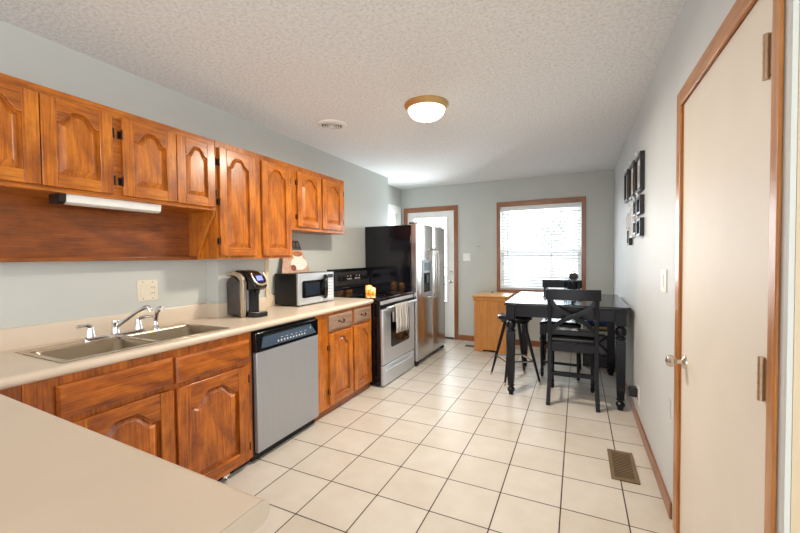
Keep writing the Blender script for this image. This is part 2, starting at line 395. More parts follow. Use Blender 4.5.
k = MB(); k.lathe([(0.03, 0), (0.029, -0.008), (0.012, -0.014), (0.012, -0.035), (0.024, -0.044), (0.028, -0.056), (0.02, -0.068), (0, -0.070)], (-1.872, YB+0.02, 0.95), 18, 'y'); obj('door_knob', k, 'nickel', slab)
k = MB(); k.lathe([(0.028, 0), (0.026, -0.012), (0.018, -0.018), (0, -0.018)], (-1.872, YB+0.02, 1.10), 18, 'y'); k.box(-1.876, YB-0.012, 1.085, -1.868, YB+0.003, 1.115); obj('deadbolt', k, 'nickel', slab)
# ------------------------------------------------------------------ white-cased doorway in the recess
dr = bpy.data.objects.new('door_3', None); COL.objects.link(dr); dr.location = (XF2, 5.5, 0); dr['kind'] = 'structure'
cas('casing', dr, (XF2, 5.72, 0, XF2+0.018, 5.80, 2.21), 'white'); cas('casing', dr, (XF2, 5.02, 0, XF2+0.018, 5.10, 2.21), 'white')
cas('casing', dr, (XF2, 5.10, 2.12, XF2+0.018, 5.72, 2.21), 'white')
slab = cas('door_slab', dr, (XF2, 5.10, 0.01, XF2+0.008, 5.72, 2.12), 'white')
obj('recessed_panel', bx(XF2+0.008, 5.6, 1.2, XF2+0.010, 5.68, 2.08), 'wall', slab)
# ------------------------------------------------------------------ window
wn = bpy.data.objects.new('window_1', None); COL.objects.link(wn); wn.location = ((WX0+WX1)/2, YB, WZ0); wn['kind'] = 'structure'
for p_, m_ in (((WX0-0.045, YB-0.018, WZ0-0.04, WX0+0.006, YB, WZ1+0.068), 'trim'), ((WX1-0.006, YB-0.018, WZ0-0.04, WX1+0.047, YB, WZ1+0.068), 'trim'), ((WX0+0.006, YB-0.018, WZ1-0.006, WX1-0.006, YB, WZ1+0.068), 'trim_x'), ((WX0+0.006, YB-0.02, WZ0-0.04, WX1-0.006, YB, WZ0+0.006), 'trim_x')):
    cas('casing', wn, p_, m_)
w = MB(); w.box(WX0, YB, WZ0, WX0+0.012, YB+0.12, WZ1); w.box(WX1-0.012, YB, WZ0, WX1, YB+0.12, WZ1); w.box(WX0+0.012, YB, WZ0, WX1-0.012, YB+0.12, WZ0+0.012); w.box(WX0+0.012, YB, WZ1-0.012, WX1-0.012, YB+0.12, WZ1)
obj('jamb', w, 'vinyl', wn)
def sash(z0, z1, y):
    a, b = WX0+0.012, WX1-0.012; w = MB()
    for q in ((a, a+0.045, z0, z1), (b-0.045, b, z0, z1), (a+0.045, b-0.045, z0, z0+0.045), (a+0.045, b-0.045, z1-0.045, z1)): w.box(q[0], y, q[2], q[1], y+0.03, q[3])
    s_ = obj('sash', w, 'vinyl', wn, bevel=0.003)
    obj('glass_pane', bx(a+0.045, y+0.013, z0+0.045, b-0.045, y+0.017, z1-0.045), 'glass', s_, smooth=False)
sash(WZ0+0.012, 1.435, YB+0.068); sash(1.39, WZ1-0.012, YB+0.0985-0.0)

# outside
struct('ground_outside', bx(-14, YB+0.3, -0.5, 14, 30, -0.3), 'yard', smooth=False)
tr_ = thing('tree', 'leafy round tree outdoors, blurred behind the window blind', 'tree', (-0.75, 12.5, -0.3))
obj('trunk', MB().tube([(-0.75, 12.5, -0.3), (-0.72, 12.5, 0.8), (-0.75, 12.5, 2.0)], [0.06, 0.05, 0.03], 10), 'bark', tr_)
w = MB()
for k_ in range(170):
    a, b_, r_ = random.uniform(0, 2*PI), random.uniform(-1, 1), random.random()**0.5
    c_ = Vector((-0.75+0.5*r_*math.cos(a)*math.sqrt(1-b_*b_*0.6), 12.5+0.7*r_*math.sin(a), 2.1+0.6*b_*r_)); n_ = Vector((random.uniform(-1, 1), random.uniform(-1, 1), random.uniform(-1, 1))).normalized(); u_ = n_.orthogonal().normalized()*0.08; v_ = n_.cross(u_)
    w.add([c_-u_, c_-v_*0.7, c_+u_, c_+v_*0.7], [(0, 1, 2, 3)])
obj('foliage', w, 'foliage', tr_)

# ------------------------------------------------------------------ cabinet doors
def arch(u, h):                 # cathedral profile, u in -1..1
    a = abs(u)/0.86
    if a >= 1: return 0.0
    t = min(1.0, (1-a)/0.72); return h*(0.78*t*t*(3-2*t)+0.22*(1-a*a))
def ring_arch(y0, y1, z0, z1, h, x, n=28):
    pts = [(x, y0, z0), (x, y1, z0), (x, y1, z1)]
    yc, hw = (y0+y1)/2, (y1-y0)/2
    for i in range(1, n): u = 1-2*i/n; pts.append((x, yc+u*hw, z1+arch(u, h)))
    pts.append((x, y0, z1)); return pts
def panel_door(parent, xf, y0, y1, z0, z1, mv, mh, name='door', st=0.058, h=None, hinges=None, t=0.02):
    if z0 > 1:                  # wall cabinets hang at a slightly larger depth
        y0, y1, z0, z1 = y0+0.0125*(y0-1.0)-0.002, y1+0.0125*(y1-1.0)-0.002, CAMZ+(z0-CAMZ)*1.0086, CAMZ+(z1-CAMZ)*1.0086
    else: y0, y1 = y0*0.993, y1*0.993
    W = y1-y0; st = min(st, W*0.21); h = h if h is not None else min(0.075, W*0.2)
    iy0, iy1, iz0, iz1 = y0+st, y1-st, z0+st, z1-st*0.85-h
    fr = MB(); b = xf-t
    fr.box(b, y0, z0, xf, iy0, z1); fr.box(b, iy1, z0, xf, y1, z1); fr.mi = 1
    fr.box(b, iy0, z0, xf, iy1, iz0)
    n = 28; yc, hw = (iy0+iy1)/2, (iy1-iy0)/2
    top = [(iy0, z1), (iy0, iz1)]+[(yc+(2*i/n-1)*hw, iz1+arch(2*i/n-1, h)) for i in range(1, n)]+[(iy1, iz1), (iy1, z1)]
    fr.prism(top, 'x', b, xf)
    d = obj(name, fr, [mv, mh], parent, bevel=0.0035)
    p = MB(); A = lambda ins, hh, x: ring_arch(iy0+ins, iy1-ins, iz0+ins, iz1-ins*0.55, hh, x)
    bw = min(0.038, W*0.11)
    p.loft([A(-0.004, h, b+0.001), A(-0.004, h, xf-0.014), A(0.010, h, xf-0.014), A(bw, h*0.92, xf-0.0012), A(bw+0.003, h*0.92, xf)], cap=True)
    obj('raised_panel', p, mv, d, smooth=False)
    for (side, zs) in (hinges or []):
        for z in zs:
            y = y0 if side < 0 else y1; hh = MB()
            hh.tube([(xf-0.001, y+side*0.004, z-0.020), (xf-0.001, y+side*0.004, z+0.020)], 0.0038, 8)
            hh.box(xf-t, y, z-0.020, xf-t+0.002, y+side*0.016, z+0.020)
            for q in (-0.022, 0.022): hh.ball((xf-0.001, y+side*0.004, z+q), 0.0045, 8)
            obj('hinge', hh, 'iron', d)
    return d
# ------------------------------------------------------------------ wall cabinets
UF, UT = -2.24, 2.168           # face frame plane, top
UDR = -2.219
GU = 'wall cabinets'
c = thing('wall_cabinet', 'long honey wood wall cabinet with open shelf above the sink', 'cabinet', (XL, 1.13, 1.352), GU)
obj('body', bx(XL, 0.50, 1.683, UF, 1.7745, UT), 'oak_h', c, bevel=0.003)
for y0, y1, hg in ((0.553, 0.849, None), (0.853, 1.143, [(1, (1.78, 2.03))]), (1.189, 1.484, [(-1, (1.78, 2.03))]), (1.488, 1.750, [(1, (1.80, 2.02))])):
    panel_door(c, UDR, y0, y1, 1.704, 2.118, 'oak_v', 'oak_h', hinges=hg)
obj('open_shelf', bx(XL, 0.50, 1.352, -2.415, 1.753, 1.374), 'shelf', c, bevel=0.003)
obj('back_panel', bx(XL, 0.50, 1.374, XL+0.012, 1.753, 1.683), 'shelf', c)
w = MB(); w.prism([(XL, 1.352), (-2.41, 1.352), (-2.41, 1.385), (-2.245, 1.66), (-2.245, 1.683), (XL, 1.683)], 'y', 1.753, 1.7745)
obj('side_bracket', w, 'oak_v', c, bevel=0.002)
c = thing('wall_cabinet', 'tall honey wood wall cabinet above the coffee maker', 'cabinet', (XL, 2.14, 1.356), GU)
w = bx(XB+0.0005, 1.776, 1.356, UF, 2.523, UT); w.box(XL, 1.776, 1.356, XB+0.0005, 1.8945, UT); w.box(XL, 2.3855, 1.356, XB+0.0005, 2.523, UT)
obj('body', w, 'oak_v', c)
panel_door(c, UDR, 1.785, 2.095, 1.378, 2.118, 'oak_v', 'oak_h', hinges=[(-1, (1.48, 1.75, 2.02))])
panel_door(c, UDR, 2.165, 2.478, 1.378, 2.118, 'oak_v', 'oak_h', hinges=[(1, (2.02,))])
c = thing('wall_cabinet', 'short honey wood wall cabinet hung above the range', 'cabinet', (XL, 2.9, 1.60), GU)
obj('body', bx(XL, 2.525, 1.604, UF, 3.335, UT), 'oak_v', c, bevel=0.003)
panel_door(c, UDR, 2.568, 2.892, 1.632, 2.112, 'oak_v', 'oak_h', hinges=[(-1, (1.72, 2.02))])
panel_door(c, UDR, 2.920, 3.260, 1.632, 2.112, 'oak_v', 'oak_h', hinges=[(1, (1.72, 2.02))])
# under-cabinet fluorescent lamp
c = thing('under_cabinet_lamp', 'slim white fluorescent fixture with dark end mounted under wall cabinet', 'lamp', (-2.31, 1.17, 1.68))
w = MB(); w.prism([(-2.365, 1.683), (-2.365, 1.652), (-2.35, 1.640), (-2.29, 1.636), (-2.268, 1.646), (-2.262, 1.683)], 'y', 0.952, 1.415); obj('diffuser', w, 'plate_w', c)
w = MB(); w.prism([(-2.367, 1.683), (-2.367, 1.650), (-2.35, 1.637), (-2.29, 1.633), (-2.264, 1.645), (-2.259, 1.683)], 'y', 0.926, 0.952); obj('end_cap', w, 'black', c)

# ------------------------------------------------------------------ base cabinets
BF, BDR, CTB = -1.937, -1.917, 0.881
GB = 'base cabinets'
def drawer_front(parent, y0, y1, z0, z1, mat, name='drawer', pull=False):
    w = MB(); e = 0.012; y0, y1 = y0*0.993, y1*0.993
    w.loft([[(BDR-0.02, a, b) for a, b in ((y0, z0), (y1, z0), (y1, z1), (y0, z1))], [(BDR-0.006, a, b) for a, b in ((y0, z0), (y1, z0), (y1, z1), (y0, z1))],
            [(BDR, a, b) for a, b in ((y0+e, z0+e), (y1-e, z0+e), (y1-e, z1-e), (y0+e, z1-e))]])
    d = obj(name, w, mat, parent, angle=20)
    if pull:
        yc, zc = (y0+y1)/2, (z0+z1)/2; h = MB()
        h.tube([(BDR-0.001, yc-0.038, zc+0.008), (BDR+0.014, yc-0.034, zc+0.006), (BDR+0.02, yc-0.018, zc-0.006), (BDR+0.021, yc, zc-0.009), (BDR+0.02, yc+0.018, zc-0.006), (BDR+0.014, yc+0.034, zc+0.006), (BDR-0.001, yc+0.038, zc+0.008)], 0.004, 8)
        for s_ in (-1, 1): h.lathe([(0.011, 0), (0.009, 0.003), (0, 0.004)], (BDR, yc+s_*0.038, zc+0.008), 10, 'x')
        obj('drawer_pull', h, 'iron', d)
    return d
SXa, SXb, SYa, SYb = -2.395, -1.948, 0.79, 1.625      # sink rim
XLB = XL+0.022
def base_body(c, y0, y1, hollow=False):
    w = MB()
    if hollow:
        w.box(XLB, y0, 0.1, BF, y0+0.018, CTB); w.box(XLB, y1-0.018, 0.1, BF, y1, CTB); w.box(XLB, y0+0.018, 0.1, BF, y1-0.018, 0.118)
        w.box(BF-0.02, y0+0.018, 0.118, BF, y1-0.018, CTB); w.box(XLB, y0+0.018, 0.118, XLB+0.01, y1-0.018, CTB)
    else: w.box(XLB, y0, 0.055, BF, y1, CTB)
    if hollow: w.box(BF-0.02, y0, 0.045, BF, y1, 0.1)
    obj('body', w, 'base_v', c)
    obj('toe_kick', bx(XLB, y0, 0, BF-0.035, y1, 0.055 if not hollow else 0.1), 'toe', c)
c = thing('base_cabinet', 'plain worn wood corner cabinet in the angle left of the sink', 'cabinet', (-2.2, 0.33, 0), GB)
base_body(c, -0.02, 0.700)
obj('stile', bx(BF, 0.655, 0.06, BF+0.006, 0.699, CTB-0.002), 'base_v', c)
c = thing('base_cabinet', 'worn wood sink cabinet with two arched doors and wide drawer fronts', 'cabinet', (-2.2, 1.24, 0), GB)
base_body(c, 0.702, 1.774, True)
drawer_front(c, 0.760, 1.249, 0.703, 0.842, 'base_h', 'false_drawer'); drawer_front(c, 1.266, 1.760, 0.697, 0.834, 'base_h', 'false_drawer')
panel_door(c, BDR, 0.790, 1.249, 0.05, 0.672, 'base_v', 'base_h', st=0.07, h=0.075)
panel_door(c, BDR, 1.266, 1.742, 0.05, 0.668, 'base_v', 'base_h', st=0.075, h=0.075, hinges=[(1, (0.14, 0.58))])
w = MB(); w.tube([(BDR-0.004, 1.54, 0.048), (BDR+0.004, 1.545, 0.035), (BDR+0.002, 1.552, 0.022)], 0.004, 6); w.box(BDR-0.012, 1.525, 0.036, BDR+0.004, 1.57, 0.0495); w.ball((BDR+0.003, 1.552, 0.02), 0.007, 8)
obj('latch', w, 'chrome', c)
c = thing('base_cabinet', 'narrow wood cabinet with two grey stripped drawers beside the range', 'cabinet', (-2.2, 2.9, 0), GB)
w = bx(XLB, 2.440, 0.06, BF, 3.352, CTB); obj('body', w, 'oak_v', c, bevel=0.002)
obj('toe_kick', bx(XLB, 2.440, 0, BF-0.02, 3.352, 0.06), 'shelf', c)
drawer_front(c, 2.622, 2.984, 0.718, 0.855, 'drawer_grey', pull=True); drawer_front(c, 3.030, 3.338, 0.722, 0.858, 'drawer_grey', pull=True)
panel_door(c, BDR, 2.626, 2.986, 0.082, 0.698, 'oak_v', 'oak_h', hinges=[(-1, (0.2, 0.58))]); panel_door(c, BDR, 3.022, 3.335, 0.082, 0.700, 'oak_v', 'oak_h', hinges=[(1, (0.2, 0.58))])

# peninsula base, under the near worktop
c = thing('base_cabinet', 'wood cabinet hidden beneath the cream peninsula worktop', 'cabinet', (-1.4, 0.1, 0), GB)
obj('body', bx(-1.90, -0.12, 0.1, -0.95, 0.40, CTB), 'base_v', c); obj('toe_kick', bx(-1.90, -0.08, 0, -0.97, 0.36, 0.1), 'toe', c)

# ------------------------------------------------------------------ worktops
CT_ = 0.925; XE = -1.905; RX = 0.0185
def nose(xe, s=1):               # rounded front profile (x, z) around the drop edge
    zc, r = (CTB+CT_)/2, (CT_-CTB)/2
    return [(xe-r+r*math.cos(a), zc+r*math.sin(a)) for a in [PI/2-PI*i/10 for i in range(11)]]
w = MB()
prof = nose(XE)
strip = [(SXb, CT_)]+prof+[(SXb, CTB)]
w.prism([(SXb, CTB), (SXb, CT_)]+prof, 'y', -0.02, 3.354)                                       # front band
w.box(XL, -0.02, CTB, SXb, SYa+0.012, CT_); w.box(XL, SYb-0.012, CTB, SXb, 1.895, CT_); w.box(XL, SYa+0.012, CTB, SXa+0.012, SYb-0.012, CT_)
w.box(XB, 1.895, CTB, SXb, 2.385, CT_); w.box(XL, 2.385, CTB, SXb, 3.354, CT_)
ct = tag(obj('countertop', w, 'counter', smooth=True), 'long cream laminate worktop with sink running along the left wall', 'countertop')
w = MB()
def splash(x, y0, y1): w.prism([(x, CT_), (x+0.02, CT_), (x+0.02, 1.022), (x+0.016, 1.028), (x, 1.028)], 'y', y0, y1)
splash(XL, -0.02, 1.875); splash(XB, 1.875, 2.352)
w.prism([(1.895, CT_), (1.875, CT_), (1.875, 1.022), (1.879, 1.028), (1.895, 1.028)], 'x', XL, XB)
tag(obj('backsplash', w, 'counter'), 'cream laminate backsplash strip behind the sink and coffee maker', 'backsplash')
w = MB(); splash(XL, 2.385, 3.354)
tag(obj('backsplash', w, 'counter'), 'cream laminate backsplash strip behind the microwave', 'backsplash')
w = MB(); yE = 0.502; zc, r_ = (CTB+CT_)/2, (CT_-CTB)/2
prof = [(yE-r_+r_*math.cos(a), zc+r_*math.sin(a)) for a in [PI/2-PI*i/10 for i in range(11)]]
PS = -0.030
def pring(x): return [(x, y+PS*(x+0.51), z) for y, z in [(-0.16, CTB), (-0.16, CT_)]+prof]
w.loft([pring(-1.9045), pring(-0.512)])
pen = obj('countertop', w, 'counter'); tag(pen, 'cream laminate peninsula worktop nearest the viewer with rounded nose edge', 'countertop')
w = MB(); w.loft([pring(-0.512), pring(-0.509)]); obj('end_cap', w, 'counter_end', pen)

# ------------------------------------------------------------------ sink
c = thing('kitchen_sink', 'double bowl stainless steel sink set into the cream worktop', 'sink', ((SXa+SXb)/2, (SYa+SYb)/2, CT_))
def rrect(x0, x1, y0, y1, z, r, n=5):
    pts = []
    for cx, cy, a0 in ((x1-r, y1-r, 0), (x0+r, y1-r, PI/2), (x0+r, y0+r, PI), (x1-r, y0+r, 3*PI/2)):
        for i in range(n+1): a = a0+PI/2*i/n; pts.append((cx+r*math.cos(a), cy+r*math.sin(a), z))
    return pts
bx0, bx1 = SXa+0.085, SXb-0.028; by = ((SYa+0.028, (SYa+SYb)/2-0.014), ((SYa+SYb)/2+0.014, SYb-0.028))
w = MB(); zr = CT_+0.004                 # rim plate built from strips around the two bowls
for q in ((SXa, bx0, SYa, SYb), (bx1, SXb, SYa, SYb), (bx0, bx1, SYa, by[0][0]), (bx0, bx1, by[0][1], by[1][0]), (bx0, bx1, by[1][1], SYb)): w.box(q[0], q[2], CT_+0.0002, q[1], q[3], zr)
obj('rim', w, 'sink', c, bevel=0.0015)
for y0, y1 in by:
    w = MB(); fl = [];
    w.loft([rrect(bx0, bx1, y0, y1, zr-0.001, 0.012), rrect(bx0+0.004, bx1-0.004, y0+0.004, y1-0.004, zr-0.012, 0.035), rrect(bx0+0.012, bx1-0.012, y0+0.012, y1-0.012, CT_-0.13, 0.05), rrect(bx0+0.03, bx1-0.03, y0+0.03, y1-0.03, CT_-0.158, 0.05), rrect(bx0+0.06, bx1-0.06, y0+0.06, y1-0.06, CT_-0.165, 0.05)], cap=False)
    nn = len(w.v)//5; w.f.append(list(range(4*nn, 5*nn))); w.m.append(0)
    bw_ = obj('bowl', w, 'sink_bowl_shaded', c, angle=60)
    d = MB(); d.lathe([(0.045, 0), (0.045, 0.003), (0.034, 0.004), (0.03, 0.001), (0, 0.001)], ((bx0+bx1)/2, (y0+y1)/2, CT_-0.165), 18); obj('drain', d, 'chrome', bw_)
# faucet
fx = SXa+0.045
c = thing('faucet', 'chrome two handle kitchen faucet standing on the sink ledge', 'faucet', (fx, 1.195, zr))
w = MB()
for k_ in range(1): w.loft([rrect(fx-0.026, fx+0.026, 1.040, 1.350, zr, 0.025), rrect(fx-0.026, fx+0.026, 1.040, 1.350, zr+0.012, 0.025), rrect(fx-0.020, fx+0.020, 1.046, 1.344, zr+0.019, 0.019)])
obj('base_plate', w, 'chrome', c)
w = MB(); w.lathe([(0.022, 0), (0.019, 0.02), (0.017, 0.05), (0.019, 0.056), (0.017, 0.07), (0.0, 0.074)], (fx, 1.195, zr+0.019), 16)
w.tube([(fx+0.008, 1.198, zr+0.055), (fx+0.05, 1.215, zr+0.085), (fx+0.105, 1.240, zr+0.128), (fx+0.155, 1.265, zr+0.160), (fx+0.172, 1.273, zr+0.163), (fx+0.182, 1.278, zr+0.150), (fx+0.184, 1.279, zr+0.138)], [0.012, 0.011, 0.0105, 0.0105, 0.011, 0.0115, 0.012], 12); obj('spout', w, 'chrome', c)
for s_, y in ((-1, 1.075), (1, 1.315)):
    w = MB(); w.lathe([(0.024, 0), (0.022, 0.018), (0.017, 0.04), (0.014, 0.06), (0.0, 0.068)], (fx, y, zr+0.019), 14)
    w.tube([(fx, y, zr+0.066), (fx+0.012, y-0.012 if s_ < 0 else y+0.004, zr+0.082), (fx+0.03, y-0.045 if s_ < 0 else y+0.03, zr+0.088), (fx+0.04, y-0.078 if s_ < 0 else y+0.062, zr+0.086)], [0.012, 0.010, 0.008, 0.007], 10)
    obj('handle', w, 'chrome', c)
c = thing('sink_sprayer', 'chrome pull out spray head standing right of the faucet', 'sprayer', (fx, 1.415, zr))
w = MB(); w.lathe([(0.022, 0), (0.02, 0.012), (0.014, 0.02), (0.013, 0.05)], (fx, 1.415, zr), 14); obj('holder', w, 'chrome', c)
w = MB(); w.tube([(fx, 1.415, zr+0.05), (fx+0.002, 1.415, zr+0.08), (fx+0.01, 1.418, zr+0.108), (fx+0.03, 1.424, zr+0.128), (fx+0.048, 1.429, zr+0.126)], [0.012, 0.014, 0.016, 0.018, 0.016], 12); obj('spray_head', w, 'chrome', c)

# ------------------------------------------------------------------ dishwasher
c = thing('dishwasher', 'stainless dishwasher with dark blue control strip under the worktop', 'dishwasher', (-2.2, 2.135, 0))
dy0, dy1 = 1.777, 2.436; df = -1.905
obj('tub', bx(XB+0.005, dy0, 0.085, df-0.035, dy1, 0.878), 'black', c)
obj('door_panel', bx(df-0.035, dy0+0.012, 0.064, df, dy1-0.006, 0.733), 'steel_dw', c, bevel=0.006)
w = MB(); w.prism([(df-0.035, 0.737), (df+0.004, 0.737), (df+0.002, 0.862), (df-0.035, 0.868)], 'y', dy0+0.006, dy1-0.006); cp = obj('control_panel', w, 'gloss_black', c, bevel=0.003)
M['dw_blue'] = plain('slate_blue_panel', rgb(66, 84, 104), 0.3, var=0.1)
w = MB(); w.prism([(dy0+0.05, 0.757), (dy1-0.035, 0.757), (dy1-0.10, 0.838), (dy0+0.065, 0.830)], 'x', df+0.002, df+0.006); cf = obj('control_face', w, 'dw_blue', cp)
w = MB(); w.box(df+0.001, dy0+0.075, 0.828, df+0.004, dy1-0.14, 0.846); obj('grip_recess', w, 'black', cp)
w = MB()
for k_ in range(10): y = dy0+0.20+k_*0.031; obj('button', bx(df+0.005, y, 0.772, df+0.0068, y+0.011, 0.783), 'plate_w', cf)
for k_ in range(6): y = dy0+0.23+k_*0.05; obj('printed_mark', bx(df+0.005, y, 0.797, df+0.0066, y+0.022, 0.800), 'plate_w', cf)
obj('printed_mark', bx(df+0.005, dy1-0.108, 0.802, df+0.0066, dy1-0.102, 0.818), 'plate_w', cf)
obj('kick_plate', bx(XB+0.005, dy0, 0.0, -1.955, dy1, 0.085), 'toe', c)

# ------------------------------------------------------------------ range
ry0, ry1, rf = 3.372, 4.190, -1.845
c = thing('kitchen_range', 'black and stainless electric range beside the fridge', 'range', (-2.17, 3.78, 0))
obj('body', bx(XL, ry0, 0.018, rf, ry1, 0.90), 'gloss_black', c, bevel=0.004)
w = MB()
for y in (ry0+0.04, ry1-0.04):
    for x in (rf-0.05, XL+0.06): obj('foot', MB().lathe([(0.018, 0), (0.018, 0.018)], (x, y, 0), 10), 'black', c)
ctp = obj('cooktop', bx(XL+0.06, ry0-0.003, 0.90, rf+0.02, ry1+0.003, 0.934), 'black_glass', c, bevel=0.006)
M['burner'] = plain('burner_ring_print', rgb(60, 60, 64), 0.3)
for x, y, r_ in ((-2.0, 3.58, 0.10), (-2.0, 3.98, 0.085), (-2.28, 3.58, 0.085), (-2.28, 3.98, 0.10)):
    obj('burner_ring', MB().lathe([(r_, 0), (r_, 0.0006), (r_-0.004, 0.0006), (r_-0.004, 0)], (x, y, 0.9341), 30, cap=False), 'burner', ctp)
w = MB(); w.prism([(XL, 0.90), (-2.40, 0.90), (-2.40, 0.985), (-2.425, 1.00), (-2.445, 1.20), (-2.46, 1.225), (XL, 1.225)], 'y', ry0, ry1)
bg_ = obj('backguard', w, 'gloss_black', c, bevel=0.004)
def onbg(z): return -2.425-(z-1.0)*0.1
M['bg_panel'] = plain('charcoal_panel', rgb(50, 46, 46), 0.25)
w = MB(); w.prism([(onbg(1.04)+0.0005, 1.04), (onbg(1.04)+0.003, 1.04), (onbg(1.19)+0.003, 1.19), (onbg(1.19)+0.0005, 1.19)], 'y', ry0+0.05, ry1-0.06); obj('control_face', w, 'bg_panel', bg_)
for y in (3.50, 3.585, 4.00, 4.08):
    w = MB(); w.lathe([(0.030, 0), (0.030, 0.006), (0.023, 0.010), (0.021, 0.030), (0.0, 0.031)], (onbg(1.115)+0.003, y, 1.115), 18, 'x'); w.box(onbg(1.115)+0.03, y-0.004, 1.095, onbg(1.115)+0.039, y+0.004, 1.135); obj('knob', w, 'black', bg_)
w = MB()
for k_ in range(9):
    y = 3.67+k_*0.032
    if k_ not in (3, 4): w.box(onbg(1.10)+0.002, y, 1.098, onbg(1.10)+0.0055, y+0.012, 1.112)
    if k_ % 2 == 0: w.box(onbg(1.14)+0.002, y, 1.136, onbg(1.14)+0.0055, y+0.016, 1.142)
obj('control_marks', w, 'plate_w', bg_)
w = MB(); w.box(onbg(1.13)+0.001, 3.765, 1.105, onbg(1.13)+0.0065, 3.83, 1.150); obj('display', w, 'black_glass', bg_)
obj('vent_strip', bx(rf, ry0+0.006, 0.825, rf+0.012, ry1-0.006, 0.897), 'gloss_black', c)
obj('front_trim', bx(rf+0.0005, ry0+0.002, 0.862, rf+0.022, ry1-0.002, 0.8995), 'steel_rg', c, bevel=0.004)
od = obj('oven_door', bx(rf, ry0+0.004, 0.232, rf+0.035, ry1-0.004, 0.812), 'steel_rg', c, bevel=0.008)
w = MB(); w.loft([[(rf+0.0352,)+p[:2] for p in [(a, b) for a, b, _ in rrect(3.55, 4.04, 0.385, 0.775, 0, 0.035)]], [(rf+0.0368,)+p[:2] for p in [(a, b) for a, b, _ in rrect(3.555, 4.035, 0.39, 0.77, 0, 0.035)]]]); obj('oven_window', w, 'black_glass', od)
hz, hx = 0.832, rf+0.075
w = MB(); w.tube([(rf+0.03, ry0+0.05, hz-0.03), (hx-0.01, ry0+0.045, hz-0.012), (hx, ry0+0.03, hz), (hx, 3.6, hz), (hx, 3.96, hz), (hx, ry1-0.03, hz), (hx-0.01, ry1-0.045, hz-0.012), (rf+0.03, ry1-0.05, hz-0.03)], 0.0125, 12); obj('door_handle', w, 'steel_rg', od)
wd_ = obj('warming_drawer', bx(rf, ry0+0.004, 0.014, rf+0.033, ry1-0.004, 0.222), 'steel_rg', c, bevel=0.006)
w = MB(); w.tube([(rf+0.028, ry0+0.07, 0.15)]+[(rf+0.04+0.028*math.sin(PI*i/10), ry0+0.07+(ry1-ry0-0.14)*i/10, 0.165+0.008*math.sin(PI*i/10)) for i in range(11)]+[(rf+0.028, ry1-0.07, 0.15)], 0.012, 10); obj('drawer_handle', w, 'steel_rg', wd_)
# towel over the oven handle
w = MB(); n = 16; tc0, tc1 = 3.545, 3.895
def towel_sheet():
    rows = [(hx+0.021, 0.545), (hx+0.024, 0.62), (hx+0.021, 0.70), (hx+0.018, 0.78), (hx+0.016, 0.826), (hx+0.011, 0.844), (hx, 0.849), (hx-0.011, 0.844), (hx-0.016, 0.825), (hx-0.017, 0.76), (hx-0.018, 0.66)]
    vs = []; fs = []
    for k_, (x, z) in enumerate(rows):
        for i in range(n+1):
            u = i/n; f_ = min(1, abs(z-0.84)/0.1)
            vs.append((x+(0.008*math.sin(u*17)+0.004*math.sin(u*31+1))*f_*(1 if x > hx else 0.3), tc0+(tc1-tc0)*u+0.012*f_*(u-0.5)*-1, z-0.02*u*(z < 0.8)))
    for k_ in range(len(rows)-1):
        for i in range(n): a = k_*(n+1)+i; fs.append((a, a+1, a+n+2, a+n+1))
    return vs, fs
w.add(*towel_sheet()); o = obj('dish_towel', w, 'towel', angle=80); md = o.modifiers.new('solid', 'SOLIDIFY'); md.thickness = 0.004; md.offset = 0
tag(o, 'grey and white striped dish towel draped over the oven handle', 'towel')
# candles
for (x, y, hgt, r_, lab) in ((-2.26, 3.86, 0.085, 0.036, 'taller glowing amber candle jar behind the shorter one on the cooktop'), (-2.17, 3.80, 0.062, 0.033, 'shorter glowing amber candle jar in front on the range cooktop')):
    c = thing('candle', lab, 'candle', (x, y, 0.9345), 'glowing candles on the cooktop')
    w = MB(); w.lathe([(r_*0.85, 0), (r_, 0.008), (r_, hgt), (r_-0.003, hgt), (r_-0.003, hgt*0.72), (0, hgt*0.72)], (x, y, 0.9345), 20); obj('jar', w, 'candle', c)
    w = MB(); w.lathe([(0.003, 0), (0.008, 0.008), (0.006, 0.018), (0.0, 0.032)], (x, y, 0.9345+hgt*0.72), 10); obj('flame', w, 'flame', c)

# ------------------------------------------------------------------ fridge
fy0, fy1, ff = 4.200, 5.255, -1.775
c = thing('refrigerator', 'side by side stainless fridge with glossy black side and water dispenser', 'refrigerator', (-2.17, 4.73, 0))
obj('case', bx(-2.60+0.095, fy0, 0.05, -1.855, fy1, 1.752), 'fridge_side', c, bevel=0.004)
obj('base_grille', bx(-2.45, fy0+0.02, 0.012, -1.84, fy1-0.02, 0.05), 'toe', c)
w = MB()
for y in (fy0+0.03, fy1-0.05): obj('roller', MB().lathe([(0.03, -0.02), (0.03, 0.02)], (-1.81, y, 0.03), 14, 'y'), 'toe', c)
ys = 4.745
def fdoor(y0, y1, side):
    w = MB(); prof = []
    r_ = 0.016
    pts = [(-1.85, y0), (-1.85, y1)]
    pts += [(ff-r_+r_*math.sin(a), y1-r_*0.5+r_*0.5*math.cos(a)) for a in [PI/2*i/5 for i in range(6)]]
    pts += [(ff-r_+r_*math.cos(a), y0+r_*0.5-r_*0.5*math.sin(a)) for a in [PI/2*i/5 for i in range(6)]]
    w.prism(pts, 'z', 0.065, 1.765)
    return obj('door', w, 'steel', c, bevel=0.003)
dl = fdoor(fy0+0.002, ys-0.003, 1); drr = fdoor(ys+0.003, fy1-0.002, -1)
for d, y in ((dl, ys-0.045), (drr, ys+0.045)):
    w = MB(); w.tube([(ff-0.005, y, 1.45), (ff+0.03, y, 1.455), (ff+0.058, y, 1.43), (ff+0.064, y, 1.38)]+[(ff+0.066, y, 1.38-0.48*i/6) for i in range(1, 6)]+[(ff+0.064, y, 0.88), (ff+0.058, y, 0.835), (ff+0.03, y, 0.81), (ff-0.005, y, 0.815)], 0.0135, 12); obj('handle', w, 'steel', d)
